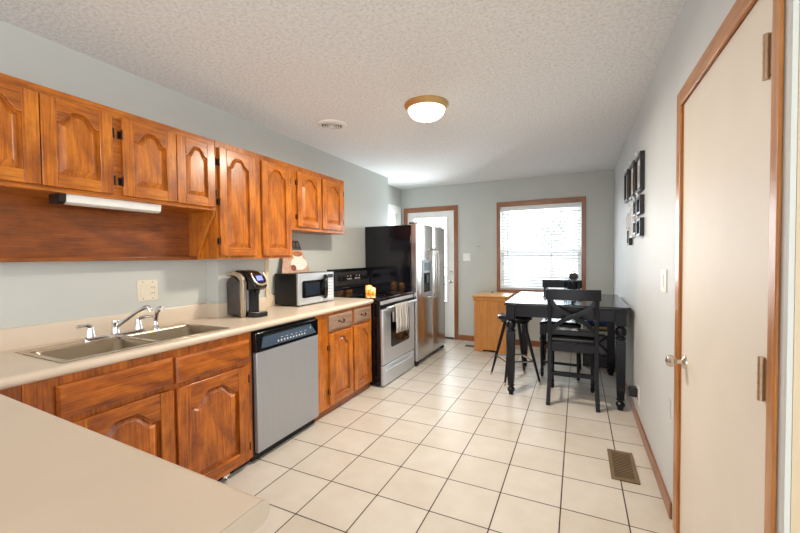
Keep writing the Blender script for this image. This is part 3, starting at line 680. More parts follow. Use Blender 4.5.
w = MB(); a, b_, z0, z1 = 4.36, 4.66, 0.85, 1.315
for q in ((a, b_, 1.15, z1), (a, b_, z0, z0+0.05), (a, a+0.03, z0+0.05, 1.15), (b_-0.03, b_, z0+0.05, 1.15)): w.box(ff+0.0005, q[0], q[2], ff+0.014, q[1], q[3])
M['disp'] = plain('dispenser_grey', rgb(150, 156, 164), 0.3, 0.5); dp = obj('dispenser', w, 'disp', dl, bevel=0.003)
w = bx(ff+0.0003, a+0.03, z0+0.05, ff+0.004, b_-0.03, 1.15); obj('dispenser_recess', w, 'black_glass', dl)
w = MB(); w.box(ff+0.004, 4.48, 1.02, ff+0.02, 4.54, 1.12); w.mi = 1; w.box(ff+0.0142, a+0.05, 1.18, ff+0.0156, b_-0.05, 1.28); obj('dispenser_paddle', w, ['black', 'dw_blue'], dl)
w = MB()
for y in (fy0+0.05, fy1-0.10): obj('hinge_cover', bx(-1.90, y, 1.766, -1.80, y+0.06, 1.786), 'black', c, bevel=0.004)

# ------------------------------------------------------------------ coffee maker
kx, kyc = -2.235, 2.09
c = kc = thing('coffee_maker', 'silver and black single serve coffee maker with blue lit screen', 'coffee maker', (-2.365, kyc-0.108, CT_))
Z = CT_
w = MB()
body = [(-2.365, Z+0.005), (-2.19, Z+0.005), (-2.175, Z+0.29), (-2.21, Z+0.325), (-2.28, Z+0.345), (-2.345, Z+0.325), (-2.365, Z+0.27)]
w.prism(body, 'y', kyc-0.07, kyc+0.10); obj('body', w, 'black', c, bevel=0.012, seg=3)
w = MB(); w.prism([(-2.362, Z+0.012), (-2.20, Z+0.012), (-2.205, Z+0.265), (-2.29, Z+0.30), (-2.345, Z+0.29), (-2.365, Z+0.25)], 'y', kyc-0.107, kyc-0.0705); tk = obj('water_tank', w, 'kc_grey', c, bevel=0.008, seg=3)
w = MB(); rail_ = [(-2.198, Z+0.004), (-2.168, Z+0.004), (-2.152, Z+0.25), (-2.175, Z+0.297), (-2.225, Z+0.325), (-2.30, Z+0.337), (-2.365, Z+0.318), (-2.365, Z+0.296), (-2.30, Z+0.311), (-2.235, Z+0.298), (-2.195, Z+0.265)]
w.prism(rail_, 'y', kyc-0.108, kyc-0.068); obj('silver_side_trim', w, 'kc_silver', c, bevel=0.005, seg=2)
w = MB(); hd = [(-2.20, Z+0.205), (-2.105, Z+0.195), (-2.065, Z+0.215), (-2.06, Z+0.24), (-2.10, Z+0.30), (-2.17, Z+0.335), (-2.25, Z+0.345)]
w.prism(hd, 'y', kyc-0.062, kyc+0.092); hd_ = obj('brew_head', w, 'gloss_black', c, bevel=0.018, seg=3)
w = MB(); nrm = Vector((0.06, 0, 0.04)).normalized()
def onhead(t_, y, off=0.003): return Vector((-2.06+t_*(-0.04), y, Z+0.24+t_*0.06))+Vector((0.83, 0, 0.55))*off
w.tube([onhead(1.35, kyc-0.055, 0.002), onhead(0.9, kyc-0.06), onhead(0.35, kyc-0.055, 0.006), onhead(0.0, kyc-0.03, 0.008), onhead(-0.12, kyc+0.015, 0.009), onhead(0.0, kyc+0.06, 0.008), onhead(0.35, kyc+0.085, 0.006), onhead(0.9, kyc+0.09), onhead(1.35, kyc+0.085, 0.002)], 0.008, 10); obj('handle_ring', w, 'kc_silver', hd_)
w = MB(); p0, p1, p2, p3 = onhead(0.45, kyc-0.02, 0.004), onhead(0.45, kyc+0.05, 0.004), onhead(1.0, kyc+0.05, 0.004), onhead(1.0, kyc-0.02, 0.004); dn = Vector((0.83, 0, 0.55))*0.003
w.loft([[p0, p1, p2, p3], [p0+dn, p1+dn, p2+dn, p3+dn]]); obj('screen', w, 'screen', hd_)
w = MB(); w.box(-2.19, kyc-0.06, Z+0.03, -2.172, kyc+0.09, Z+0.21); obj('back_plate', w, 'black', c)
M['kc_blue'] = plain('grey_blue_gloss', rgb(112, 118, 132), 0.25); w = MB(); w.tube([(-2.162, kyc-0.058, Z+0.045), (-2.157, kyc-0.058, Z+0.20)], 0.010, 8); obj('side_column', w, 'kc_blue', c)
w = MB(); w.loft([rrect(-2.19, -2.045, kyc-0.066, kyc+0.098, Z, 0.05), rrect(-2.19, -2.04, kyc-0.066, kyc+0.098, Z+0.026, 0.055), rrect(-2.19, -2.05, kyc-0.06, kyc+0.09, Z+0.034, 0.05)]); dt = obj('drip_tray', w, 'black', c)
w = MB(); w.loft([rrect(-2.17, -2.06, kyc-0.05, kyc+0.08, Z+0.034, 0.04), rrect(-2.17, -2.06, kyc-0.05, kyc+0.08, Z+0.037, 0.04)]); obj('tray_grate', w, 'steel', dt)
w = MB(); w.lathe([(0.026, 0), (0.02, -0.03), (0.012, -0.04), (0, -0.04)], (-2.115, kyc+0.015, Z+0.20), 14); obj('nozzle', w, 'black', hd_)
kc.location = (-2.364, 1.945, CT_); kc.scale = (0.83, 0.80, 1.0)
w = MB(); w.tube([(-2.366, 2.345, Z+0.20), (-2.345, 2.35, Z+0.17), (-2.33, 2.36, Z+0.13), (-2.325, 2.37, Z+0.09), (-2.34, 2.355, Z+0.05), (-2.34, 2.33, Z+0.010), (-2.32, 2.25, Z+0.006), (-2.32, 2.16, Z+0.006), (-2.32, 2.112, Z+0.02)], 0.0045, 8); o = obj('power_cord', w, 'cordw'); tag(o, 'thin cream power cord hanging between coffee maker and microwave', 'cord')

# ------------------------------------------------------------------ microwave
mx0, mx1, my0, my1, mz0, mz1 = -2.488, -2.205, 2.562, 3.085, CT_+0.012, CT_+0.292
c = thing('microwave', 'black countertop microwave with stainless front', 'microwave', ((mx0+mx1)/2, (my0+my1)/2, CT_))
obj('case', bx(mx0, my0, mz0, mx1-0.03, my1, mz1), 'black', c, bevel=0.004)
w = MB()
for x in (mx0+0.04, mx1-0.06):
    for y in (my0+0.05, my1-0.05): obj('foot', MB().lathe([(0.014, 0), (0.016, 0.0125)], (x, y, CT_), 10), 'black', c)
yd = my1-0.135
w = bx(mx1-0.03, my0, mz0, mx1-0.006, yd, mz1); fd = obj('door', w, 'steel_rg', c, bevel=0.004)
M['mw_blue'] = plain('smoky_blue_glass', rgb(34, 42, 54), 0.12, var=0.2)
w = MB(); w.loft([[(mx1-0.0055, p[0], p[1]) for p in rrect(my0+0.045, yd+0.02, mz0+0.058, mz1-0.066, 0, 0.02)], [(mx1-0.002, p[0], p[1]) for p in rrect(my0+0.048, yd+0.017, mz0+0.061, mz1-0.069, 0, 0.02)]]); obj('door_window', w, 'gloss_black', fd)
w = bx(mx1-0.002, my0+0.085, mz0+0.078, mx1-0.0008, yd-0.095, mz1-0.088); obj('window_mesh', w, 'mw_blue', fd)
w = MB(); w.tube([(mx1-0.004, yd-0.01, mz0+0.045), (mx1+0.02, yd-0.03, mz0+0.07), (mx1+0.03, yd-0.042, mz0+0.11), (mx1+0.033, yd-0.046, mz0+0.145), (mx1+0.03, yd-0.042, mz0+0.18), (mx1+0.02, yd-0.03, mz0+0.22), (mx1-0.004, yd-0.01, mz0+0.245)], 0.021, 12); obj('door_handle', w, 'gloss_black', fd)
cpn = obj('control_panel', bx(mx1-0.03, yd+0.002, mz0, mx1-0.006, my1, mz1), 'steel_rg', c, bevel=0.004)
w = MB()
for r_ in range(6):
    for q in range(3): w.box(mx1-0.0062, yd+0.035+q*0.03, mz0+0.035+r_*0.029, mx1-0.003, yd+0.057+q*0.03, mz0+0.052+r_*0.029)
obj('keypad', w, 'vinyl', cpn)
obj('display', bx(mx1-0.0062, yd+0.034, mz0+0.225, mx1-0.003, yd+0.118, mz0+0.26), 'gloss_black', cpn)

# decorative board leaning on the wall on top of the microwave
c = thing('decorative_board', 'tapered wall board painted with a coffee cup standing on the microwave', 'decoration', (-2.45, 2.80, mz1))
def lean(y, s_, off=0.0): return Vector((-2.425-0.068*s_/0.31+off, y, mz1+0.0005+s_+off*0.2))
def flat(poly, o0, o1): w = MB(); w.loft([[lean(y, s_, o0) for y, s_ in poly], [lean(y, s_, o1) for y, s_ in poly]]); return w
ya = 2.578
bd = obj('board', flat([(2.595, 0.0), (2.985, 0.0), (2.895, 0.31), (2.70, 0.31)], -0.01, 0), 'board', c, bevel=0.002)
obj('dark_band', flat([(2.664, 0.215), (2.918, 0.215), (2.893, 0.305), (2.70, 0.305)], 0.0003, 0.0012), 'board_grey', bd)
def disc(y, s_, ry, rs, n=22): return [(y+ry*math.cos(2*PI*i/n), s_+rs*math.sin(2*PI*i/n)) for i in range(n)]
obj('saucer', flat(disc(2.845, 0.085, 0.115, 0.062), 0.0006, 0.002), 'cup', bd)
obj('cup', flat([(2.775, 0.175), (2.785, 0.12), (2.815, 0.08), (2.875, 0.08), (2.905, 0.12), (2.915, 0.175)], 0.0022, 0.0036), 'cup', bd)
obj('coffee', flat(disc(2.845, 0.178, 0.069, 0.026), 0.0038, 0.005), 'coffee', bd)
obj('biscuit', flat(disc(2.755, 0.045, 0.036, 0.03), 0.0022, 0.0036), 'red_br', bd)
w = MB()
for k_ in range(4): w.loft([[lean(y, s_, 0.0014) for y, s_ in disc(2.725+k_*0.048, 0.268, 0.014, 0.022, 12)], [lean(y, s_, 0.0024) for y, s_ in disc(2.725+k_*0.048, 0.268, 0.014, 0.022, 12)]])
obj('grey_dots', w, 'paper', bd)

# ------------------------------------------------------------------ plates on the walls
def plate_y(x, y0, y1, z0, z1, t=0.006, s_=1): return bx(x, y0, z0, x+s_*t, y1, z1)
c = thing('wall_outlet', 'ivory double plate with switch and outlet above the sink backsplash', 'outlet', (XL, 1.465, 1.09))
pl = obj('plate', plate_y(XL, 1.402, 1.530, 1.092, 1.225), 'plate', c, bevel=0.002)
obj('rocker', plate_y(XL+0.006, 1.418, 1.452, 1.122, 1.195, 0.004), 'plate', pl, bevel=0.0015)
obj('receptacle', plate_y(XL+0.006, 1.478, 1.514, 1.120, 1.197, 0.003), 'plate', pl, bevel=0.0015)
w = MB()
for z in (1.140, 1.176):
    for y in (1.488, 1.502): w.box(XL+0.0088, y, z-0.006, XL+0.0096, y+0.0025, z+0.006)
for y in (1.435, 1.496):
    for z in (1.106, 1.211): w.lathe([(0.003, 0), (0.003, 0.001)], (XL+0.006, y, z), 8, 'x')
obj('slots', w, 'slot', pl)
c = thing('light_switch', 'white double toggle switch plate on the wall between door and window', 'switch', (-1.61, YB, 1.29))
pl = obj('plate', bx(-1.665, YB-0.006, 1.283, -1.545, YB, 1.405), 'plate_w', c, bevel=0.002)
for x in (-1.63, -1.58): obj('toggle', bx(x-0.005, YB-0.016, 1.335, x+0.005, YB-0.006, 1.36), 'plate_w', pl, bevel=0.001)
c = thing('wall_sensor', 'small grey box high on the back wall above the switch', 'sensor', (-1.42, YB, 1.46))
obj('cover', bx(-1.465, YB-0.008, 1.455, -1.37, YB, 1.485), 'wall', c, bevel=0.002); obj('button', MB().lathe([(0.008, 0), (0.006, -0.006), (0, -0.006)], (-1.42, YB, 1.51), 10, 'y'), 'slot', c)
c = thing('light_switch', 'white dimmer switch plate on the right wall beside the closet door', 'switch', (XR, 2.52, 1.14))
pl = obj('plate', plate_y(XR, 2.455, 2.585, 1.148, 1.275, 0.007, -1), 'plate_w', c, bevel=0.002)
obj('rocker', plate_y(XR-0.007, 2.50, 2.54, 1.175, 1.25, 0.006, -1), 'plate_w', pl, bevel=0.002)
c = thing('wall_outlet', 'white outlet plate low on the right wall', 'outlet', (XR, 3.47, 0.17))
pl = obj('plate', plate_y(XR, 3.41, 3.53, 0.17, 0.315, 0.006, -1), 'plate_w', c, bevel=0.002)
w = MB()
for z in (0.205, 0.28):
    for y in (3.462, 3.476): w.box(XR-0.0068, y, z-0.006, XR-0.006, y+0.0025, z+0.006)
obj('slots', w, 'slot', pl)
c = thing('plug_adapter', 'black plug in adapter stuck in the low right wall outlet', 'plug', (XR-0.03, 3.47, 0.2))
obj('body', bx(XR-0.068, 3.435, 0.228, XR-0.0125, 3.505, 0.30), 'black', c, bevel=0.006); obj('prongs', bx(XR-0.0125, 3.455, 0.252, XR-0.0062, 3.485, 0.276), 'nickel', c)
c = tag(obj('wall_patch', plate_y(XR, 2.335, 2.375, 0.50, 0.60, 0.003, -1), 'wall_right'), 'small blank painted plate low beside the closet door casing', 'plate')
# ------------------------------------------------------------------ floor and ceiling vents
c = thing('floor_vent', 'brown slotted floor register in the tiles near right baseboard', 'vent', (0.263, 2.745, 0))
w = MB(); x0, x1, y0, y1 = 0.188, 0.338, 2.555, 2.935
for q in ((x0, x0+0.022, y0, y1), (x1-0.022, x1, y0, y1), (x0+0.022, x1-0.022, y0, y0+0.028), (x0+0.022, x1-0.022, y1-0.028, y1)): w.box(q[0], q[2], 0, q[1], q[3], 0.008)
obj('frame', w, 'vent_br', c, bevel=0.002); obj('well', bx(x0+0.022, y0+0.028, 0, x1-0.022, y1-0.028, 0.002), 'slot', c)
w = MB()
for k_ in range(16): y = y0+0.034+k_*0.0205; w.box(x0+0.022, y, 0.002, x1-0.022, y+0.010, 0.006)
obj('louvres', w, 'vent_br', c)
c = thing('floor_vent', 'dark floor register by the back wall beside the wooden hamper', 'vent', (-1.46, 5.5, 0))
obj('frame', bx(-1.54, 5.45, 0, -1.28, 5.55, 0.006), 'vent_br', c, bevel=0.002)
w = MB()
for k_ in range(10): w.box(-1.525+k_*0.0235, 5.462, 0.006, -1.512+k_*0.0235, 5.538, 0.0075)
obj('louvres', w, 'slot', c)
vx, vy = -1.942, 2.715
c = thing('ceiling_vent', 'round white ceiling air vent with dark ring slots', 'vent', (vx, vy, ZC-0.03))
w = MB(); w.lathe([(0.128, ZC), (0.126, ZC-0.008), (0.112, ZC-0.014), (0.092, ZC-0.016), (0.088, ZC-0.010), (0.088, ZC)], (vx, vy, 0), 36, cap=False); obj('flange', w, 'white', c)
obj('well', MB().lathe([(0.089, ZC-0.001), (0.089, ZC-0.003), (0, ZC-0.003)], (vx, vy, 0), 28), 'slot', c)
for r_ in (0.070, 0.050, 0.030):
    w = MB(); w.lathe([(r_, ZC-0.003), (r_+0.003, ZC-0.012), (r_-0.003, ZC-0.012), (r_-0.004, ZC-0.003)], (vx, vy, 0), 30, cap=False); obj('cone_ring', w, 'white', c)
w = MB(); w.box(vx-0.004, vy-0.088, ZC-0.012, vx+0.004, vy+0.088, ZC-0.003); w.lathe([(0.014, ZC-0.003), (0.014, ZC-0.02), (0, ZC-0.02)], (vx, vy, 0), 14); obj('hub', w, 'white', c)

# ------------------------------------------------------------------ ceiling lamp
lx, ly = -1.045, 2.685
c = thing('ceiling_light', 'lit flush mount ceiling light with frosted bowl and brass ring', 'ceiling light', (lx, ly, ZC-0.14))
w = MB(); w.lathe([(0.168, ZC), (0.170, ZC-0.010), (0.160, ZC-0.020), (0.150, ZC-0.034), (0.143, ZC-0.040), (0.138, ZC-0.036), (0.138, ZC)], (lx, ly, 0), 40, cap=False); obj('ring', w, 'brass', c)
w = MB(); w.lathe([(0.141, ZC-0.034), (0.140, ZC-0.050), (0.128, ZC-0.075), (0.105, ZC-0.096), (0.07, ZC-0.111), (0.03, ZC-0.119), (0.0, ZC-0.120)], (lx, ly, 0), 40); bw_ = obj('glass_bowl', w, 'lamp_glass', c, angle=80)
w = MB(); w.lathe([(0.010, ZC-0.118), (0.014, ZC-0.124), (0.008, ZC-0.130), (0.010, ZC-0.138), (0.006, ZC-0.146), (0, ZC-0.149)], (lx, ly, 0), 14); obj('finial', w, 'nickel', c)
l = bpy.data.lights.new('ceiling_bulb', 'AREA'); l.shape = 'DISK'; l.size = 0.24; l.energy = 33; l.color = (1.0, 0.90, 0.76)
lo = bpy.data.objects.new('ceiling_bulb', l); COL.objects.link(lo); lo.location = (lx, ly, ZC-0.155)

# ------------------------------------------------------------------ window blind
bz1, bz0, byy = WZ1-0.012, WZ0+0.02, YB+0.034
c = thing('window_blind', 'white horizontal slat blind hanging in the back window', 'blind', ((WX0+WX1)/2, byy, WZ0))
bxa, bxb = WX0+0.02, WX1-0.02
obj('headrail', bx(bxa, byy-0.028, bz1-0.06, bxb, byy+0.028, bz1), 'vinyl', c, bevel=0.003)
w = MB(); ns = 25; pitch = (bz1-0.075-bz0-0.03)/ns; th = math.radians(30)
for k_ in range(ns):
    z = bz0+0.045+k_*pitch; d = Vector((0, math.cos(th), math.sin(th)))*0.024; nn_ = Vector((0, -math.sin(th), math.cos(th)))
    ring = [Vector((0, byy, z))-d, Vector((0, byy, z))+nn_*0.003, Vector((0, byy, z))+d, Vector((0, byy, z))+nn_*0.0055]
    w.loft([[p+Vector((bxa+0.004, 0, 0)) for p in ring], [p+Vector((bxb-0.004, 0, 0)) for p in ring]])
obj('slats', w, 'blind', c, smooth=False)
obj('bottom_rail', bx(bxa, byy-0.024, bz0, bxb, byy+0.024, bz0+0.02), 'vinyl', c, bevel=0.003)
w = MB()
for x in (bxa+0.12, (bxa+bxb)/2, bxb-0.12):
    for s_ in (-0.0265, 0.0265): w.tube([(x, byy+s_, bz0+0.01), (x, byy+s_, bz1-0.05)], 0.0012, 5)
obj('ladder_cords', w, 'vinyl', c)
M['wand'] = plain('grey_wand', rgb(96, 100, 100), 0.4)
obj('tilt_wand', MB().tube([(bxa+0.10, byy-0.034, bz1-0.05), (bxa+0.10, byy-0.036, 1.22)], 0.0045, 8), 'wand', c)
w = MB(); w.tube([(bxb-0.085, byy-0.033, bz1-0.05), (bxb-0.083, byy-0.036, 1.13)], 0.0018, 6); w.lathe([(0.004, 0.05), (0.012, 0.012), (0.016, 0), (0, 0)], (bxb-0.083, byy-0.036, 1.08), 12); obj('pull_cord', w, 'wand', c)

# ------------------------------------------------------------------ wooden hamper
hx0, hx1, hy0, hy1, hz1 = -1.335, -0.893, 5.245, 5.79, 0.725
c = thing('hamper', 'light oak wooden hamper box under the window beside the table', 'hamper', ((hx0+hx1)/2, 5.5, 0))
w = MB(); w.box(hx0, hy0+0.02, 0.075, hx1, hy1, hz1); obj('box', w, 'pine', c, bevel=0.003)
fp = MB(); fp.prism([(hx0, 0), (hx0+0.11, 0), (hx0+0.135, 0.032), (hx1-0.135, 0.032), (hx1-0.11, 0), (hx1, 0), (hx1, hz1), (hx0, hz1)], 'y', hy0, hy0+0.02); obj('front_panel', fp, 'pine', c, bevel=0.002)
for x in (hx0, hx1-0.02): obj('side_foot', bx(x, hy0+0.02, 0, x+0.02, hy1, 0.075), 'pine', c)
w = MB(); w.box(hx0-0.015, hy0-0.012, hz1, hx1+0.012, hy1, hz1+0.055); obj('top_frame', w, 'pine', c, bevel=0.008)
w = MB(); w.box(hx0-0.032, hy0-0.03, hz1+0.055, hx1+0.03, hy1+0.005, hz1+0.078); ld = obj('lid', w, 'pine_h', c, bevel=0.006)
obj('lid_knob', MB().lathe([(0.016, 0), (0.014, 0.008), (0.018, 0.014), (0, 0.018)], (-1.17, 5.70, hz1+0.078), 12), 'iron', ld)

# ------------------------------------------------------------------ dining table
tx0, tx1, ty0, ty1, tz = -0.645, 0.408, 3.675, 4.86, 0.908
c = thing('dining_table', 'black counter height dining table with turned legs', 'table', ((tx0+tx1)/2, (ty0+ty1)/2, 0))
obj('tabletop', bx(tx0, ty0, tz-0.026, tx1, ty1, tz), 'tabletop', c, bevel=0.008, seg=3)
lxs, lys = (-0.588, 0.340), (3.742, 4.79)
w = MB()
for y in lys: w.box(lxs[0]+0.04, y-0.012, tz-0.136, lxs[1]-0.04, y+0.012, tz-0.026)
for x in lxs: w.box(x-0.012, lys[0]+0.04, tz-0.136, x+0.012, lys[1]-0.04, tz-0.026)
obj('apron', w, 'espresso', c)
for x in lxs:
    for y in lys:
        w = bx(x-0.040, y-0.040, tz-0.165, x+0.040, y+0.040, tz-0.026)
        w.lathe([(0.030, 0.748), (0.036, 0.742), (0.028, 0.734), (0.026, 0.728), (0.041, 0.712), (0.046, 0.690), (0.043, 0.668), (0.031, 0.650), (0.028, 0.642), (0.042, 0.636), (0.042, 0.624), (0.034, 0.618)], (x, y, 0), 20)
        q = lambda r_, z: [(x-r_, y-r_, z), (x+r_, y-r_, z), (x+r_, y+r_, z), (x-r_, y+r_, z)]
        w.loft([q(0.031, 0.62), q(0.036, 0.60), q(0.033, 0.20), q(0.027, 0.105), q(0.022, 0.098)])
        w.lathe([(0.024, 0.102), (0.036, 0.092), (0.024, 0.082), (0.022, 0.076), (0.036, 0.058), (0.036, 0.040), (0.024, 0.022), (0.022, 0.0)], (x, y, 0), 18)
        obj('leg', w, 'espresso', c, bevel=0.002)

# ------------------------------------------------------------------ counter chairs (local frame: seat faces +y)
def make_chair(label):
    c = thing('dining_chair', label, 'chair', (0, 0, 0), 'black counter chairs at the table')
    hw = 0.19
    def bez(ps, n=10):
        out = []
        for i in range(n+1):
            t_ = i/n; a = [Vector(p) for p in ps]
            while len(a) > 1: a = [a[j].lerp(a[j+1], t_) for j in range(len(a)-1)]
            out.append(a[0])
        return out
    for s_ in (-1, 1):
        w = MB(); w.tube([(s_*(hw+0.012), -0.035, 0.0), (s_*hw, -0.005, 0.25), (s_*hw, 0.0, 0.55), (s_*hw, -0.012, 0.75), (s_*hw, -0.05, 0.965)], 0.02, sq=(0.019, 0.017)); obj('rear_leg', w, 'espresso', c, bevel=0.003)
        w = MB(); x, y = s_*(hw-0.006), 0.455; w.box(x-0.022, y-0.022, 0.475, x+0.022, y+0.022, 0.575)
        w.lathe([(0.018, 0.478), (0.026, 0.468), (0.016, 0.456), (0.026, 0.435), (0.027, 0.415), (0.017, 0.398), (0.024, 0.390), (0.020, 0.380), (0.021, 0.30), (0.015, 0.09), (0.021, 0.075), (0.014, 0.06), (0.020, 0.04), (0.017, 0.015), (0.012, 0)], (x, y, 0), 14); obj('front_leg', w, 'espresso', c, angle=50)
        obj('side_stretcher', bx(s_*hw-0.009, 0.01, 0.235, s_*hw+0.009, 0.44, 0.262), 'espresso', c)
    obj('front_stretcher', bx(-hw+0.012, 0.445, 0.150, hw-0.012, 0.465, 0.178), 'espresso', c, bevel=0.002)
    obj('rear_stretcher', bx(-hw+0.01, -0.014, 0.268, hw-0.01, 0.006, 0.298), 'espresso', c, bevel=0.002)
    w = MB(); w.box(-hw+0.01, -0.012, 0.492, hw-0.01, 0.012, 0.568); w.box(-hw+0.01, 0.444, 0.492, hw-0.02, 0.466, 0.568)
    for s_ in (-1, 1): w.box(s_*hw-0.011, 0.012, 0.492, s_*hw+0.011, 0.44, 0.568)
    obj('seat_rail', w, 'espresso', c, bevel=0.002)
    w = MB(); w.loft([rrect(-0.205, 0.205, 0.018, 0.50, 0.5755, 0.03), rrect(-0.212, 0.212, 0.014, 0.507, 0.595, 0.035), rrect(-0.208, 0.208, 0.018, 0.503, 0.613, 0.035), rrect(-0.19, 0.19, 0.035, 0.485, 0.622, 0.035), rrect(-0.14, 0.14, 0.08, 0.44, 0.627, 0.035)]); obj('seat', w, 'leather', c, angle=60)
    obj('seat_board', bx(-0.20, 0.02, 0.568, 0.20, 0.49, 0.5755), 'espresso', c)
    w = MB(); pts = []
    for i in range(9): u = -1+i/4; pts.append((u*0.222, -0.058-0.016*(1-u*u)))
    poly = pts+[(x, y+0.024) for x, y in reversed(pts)]
    w.prism(poly, 'z', 0.962, 1.058); obj('top_rail', w, 'espresso', c, bevel=0.005)
    obj('lower_rail', bx(-hw+0.01, -0.018, 0.645, hw-0.01, 0.004, 0.685), 'espresso', c, bevel=0.003)
    for s_ in (-1, 1):
        w = MB(); P = [(-s_*(hw-0.012), -0.048+0.004*s_, 0.955), (-s_*0.10, -0.046+0.004*s_, 0.83), (s_*0.03, -0.035+0.004*s_, 0.83), (s_*0.10, -0.026+0.004*s_, 0.80), (s_*(hw-0.015), -0.012+0.004*s_, 0.672)]
        w.tube([(p.x, p.y, p.z) for p in bez([P[0], (-s_*0.12, -0.046+0.004*s_, 0.84), (0, -0.036+0.004*s_, 0.815), (s_*0.12, -0.025+0.004*s_, 0.79), P[4]])], 0.014, sq=(0.0085, 0.019)); obj('cross_bar', w, 'espresso', c, bevel=0.002)
    return c
ch = make_chair('black X back counter chair tucked in at the near side of the table')
ch2 = dup(ch); ch2['label'] = 'black counter chair facing from the window side of the table'
ch.location = (-0.040, 3.645, 0); ch.rotation_euler = (0, 0, 0.02)
ch2.location = (-0.175, 4.90, 0); ch2.rotation_euler = (0, 0, PI)
# ------------------------------------------------------------------ bar stool
sx, sy = -0.618, 4.185
c = thing('bar_stool', 'round black padded bar stool with chrome foot ring at table end', 'stool', (sx, sy, 0))
w = MB(); w.lathe([(0.155, 0.665), (0.175, 0.672), (0.183, 0.69), (0.178, 0.712), (0.14, 0.726), (0.0, 0.731)], (sx, sy, 0), 30); st_ = obj('seat', w, 'leather', c, angle=80)
obj('seat_base', MB().lathe([(0.15, 0.645), (0.15, 0.666)], (sx, sy, 0), 26), 'espresso', c)
ft = [(-0.893, 4.27), (-0.685, 3.955), (-0.350, 4.13), (-0.552, 4.46)]; rp = []
for x, y in ft:
    d = Vector((x-sx, y-sy, 0)); tp = Vector((sx, sy, 0.655))+d*0.36
    bt = Vector((x, y, 0.0)); w = MB(); w.tube([tp, bt.lerp(tp, 0.35), bt.lerp(tp, 0.05)], [0.019, 0.015, 0.011], 12); lg = obj('leg', w, 'espresso', c)
    w = MB(); w.tube([bt.lerp(tp, 0.05), bt], [0.0125, 0.012], 12); obj('foot_cap', w, 'nickel', lg); rp.append(bt.lerp(tp, 0.36))
w = MB()
for i in range(4): w.tube([rp[i], rp[(i+1) % 4]], 0.011, 8)
obj('foot_rest', w, 'nickel', c)

# ------------------------------------------------------------------ vase with dark filling on the table
vx, vy = -0.062, 4.19
c = thing('vase', 'square glass vase of dark potpourri topped by pinecone on table', 'vase', (vx, vy, tz))
w = MB(); r_ = 0.062
for q in ((vx-r_, vy-r_, vx+r_, vy-r_+0.004), (vx-r_, vy+r_-0.004, vx+r_, vy+r_), (vx-r_, vy-r_+0.004, vx-r_+0.004, vy+r_-0.004), (vx+r_-0.004, vy-r_+0.004, vx+r_, vy+r_-0.004)): w.box(q[0], q[1], tz+0.012, q[2], q[3], tz+0.215)
w.box(vx-r_, vy-r_, tz+0.0005, vx+r_, vy+r_, tz+0.012); obj('glass_box', w, 'vase_glass', c, smooth=False)
w = MB(); random.seed(3)
for k_ in range(60):
    w.ball((vx+random.uniform(-0.04, 0.04), vy+random.uniform(-0.04, 0.04), tz+random.uniform(0.035, 0.19)), random.uniform(0.011, 0.018), 6)
o = obj('potpourri', w, 'wick', c); o['kind'] = 'stuff'
w = MB(); w.ball((vx+0.024, vy, tz+0.232), 0.036, 12, (1, 1, 0.9))
for k_ in range(40):
    a, b_ = k_*2.4, -0.9+1.85*k_/40; w.ball((vx+0.024+0.036*math.cos(a)*math.sqrt(max(0, 1-b_*b_)), vy+0.036*math.sin(a)*math.sqrt(max(0, 1-b_*b_)), tz+0.232+0.034*b_), 0.010, 6)
obj('pinecone', w, 'wick', c)

# ------------------------------------------------------------------ black rack with odds and ends behind the table
kx0, kx1, ky0, ky1 = 0.06, 0.40, 5.05, 5.42
c = thing('storage_rack', 'low black rack with crossed side bars behind the table legs', 'rack', ((kx0+kx1)/2, 5.2, 0))
obj('bottom_bin', bx(kx0, ky0, 0.0, kx1, ky1, 0.15), 'black', c, bevel=0.004)
obj('top_shelf', bx(kx0, ky0, 0.44, kx1, ky1, 0.46), 'espresso', c, bevel=0.003)
for x in (kx0+0.012, kx1-0.012):
    for y in (ky0+0.012, ky1-0.012): obj('post', bx(x-0.012, y-0.012, 0.15, x+0.012, y+0.012, 0.44), 'espresso', c)
for s_ in (-1, 1):
    a, b_ = (kx0+0.03, kx1-0.03) if s_ > 0 else (kx1-0.03, kx0+0.03)
    obj('cross_bar', MB().tube([(a, ky0+0.012+s_*0.006, 0.155), (b_, ky0+0.012+s_*0.006, 0.435)], 0.01, sq=(0.005, 0.012)), 'espresso', c)
w = MB(); w.loft([rrect(kx0+0.05, kx1-0.05, 5.12, 5.36, 0.1505, 0.03), rrect(kx0+0.04, kx1-0.045, 5.11, 5.37, 0.26, 0.04), rrect(kx0+0.08, kx1-0.09, 5.15, 5.33, 0.36, 0.04)]); tag(obj('paper_bag', w, 'paper'), 'crumpled pale grey bag inside the low black rack', 'bag')
w = MB(); w.loft([rrect(kx0+0.03, kx1-0.02, 5.07, 5.40, 0.4605, 0.02), rrect(kx0+0.025, kx1-0.015, 5.065, 5.405, 0.475, 0.03), rrect(kx0+0.035, kx1-0.025, 5.075, 5.395, 0.492, 0.03)]); tag(obj('folded_cloth', w, 'yellow', angle=60), 'folded yellow cloth lying under a blue cloth on the rack', 'cloth')
w = MB(); w.loft([rrect(kx0+0.04, kx1-0.02, 5.08, 5.39, 0.4925, 0.02), rrect(kx0+0.03, kx1-0.01, 5.07, 5.40, 0.525, 0.03), rrect(kx0+0.045, kx1-0.03, 5.085, 5.385, 0.56, 0.03)]); tag(obj('folded_cloth', w, 'blue_cloth', angle=60), 'folded dark blue cloth on top of the low black rack', 'cloth')

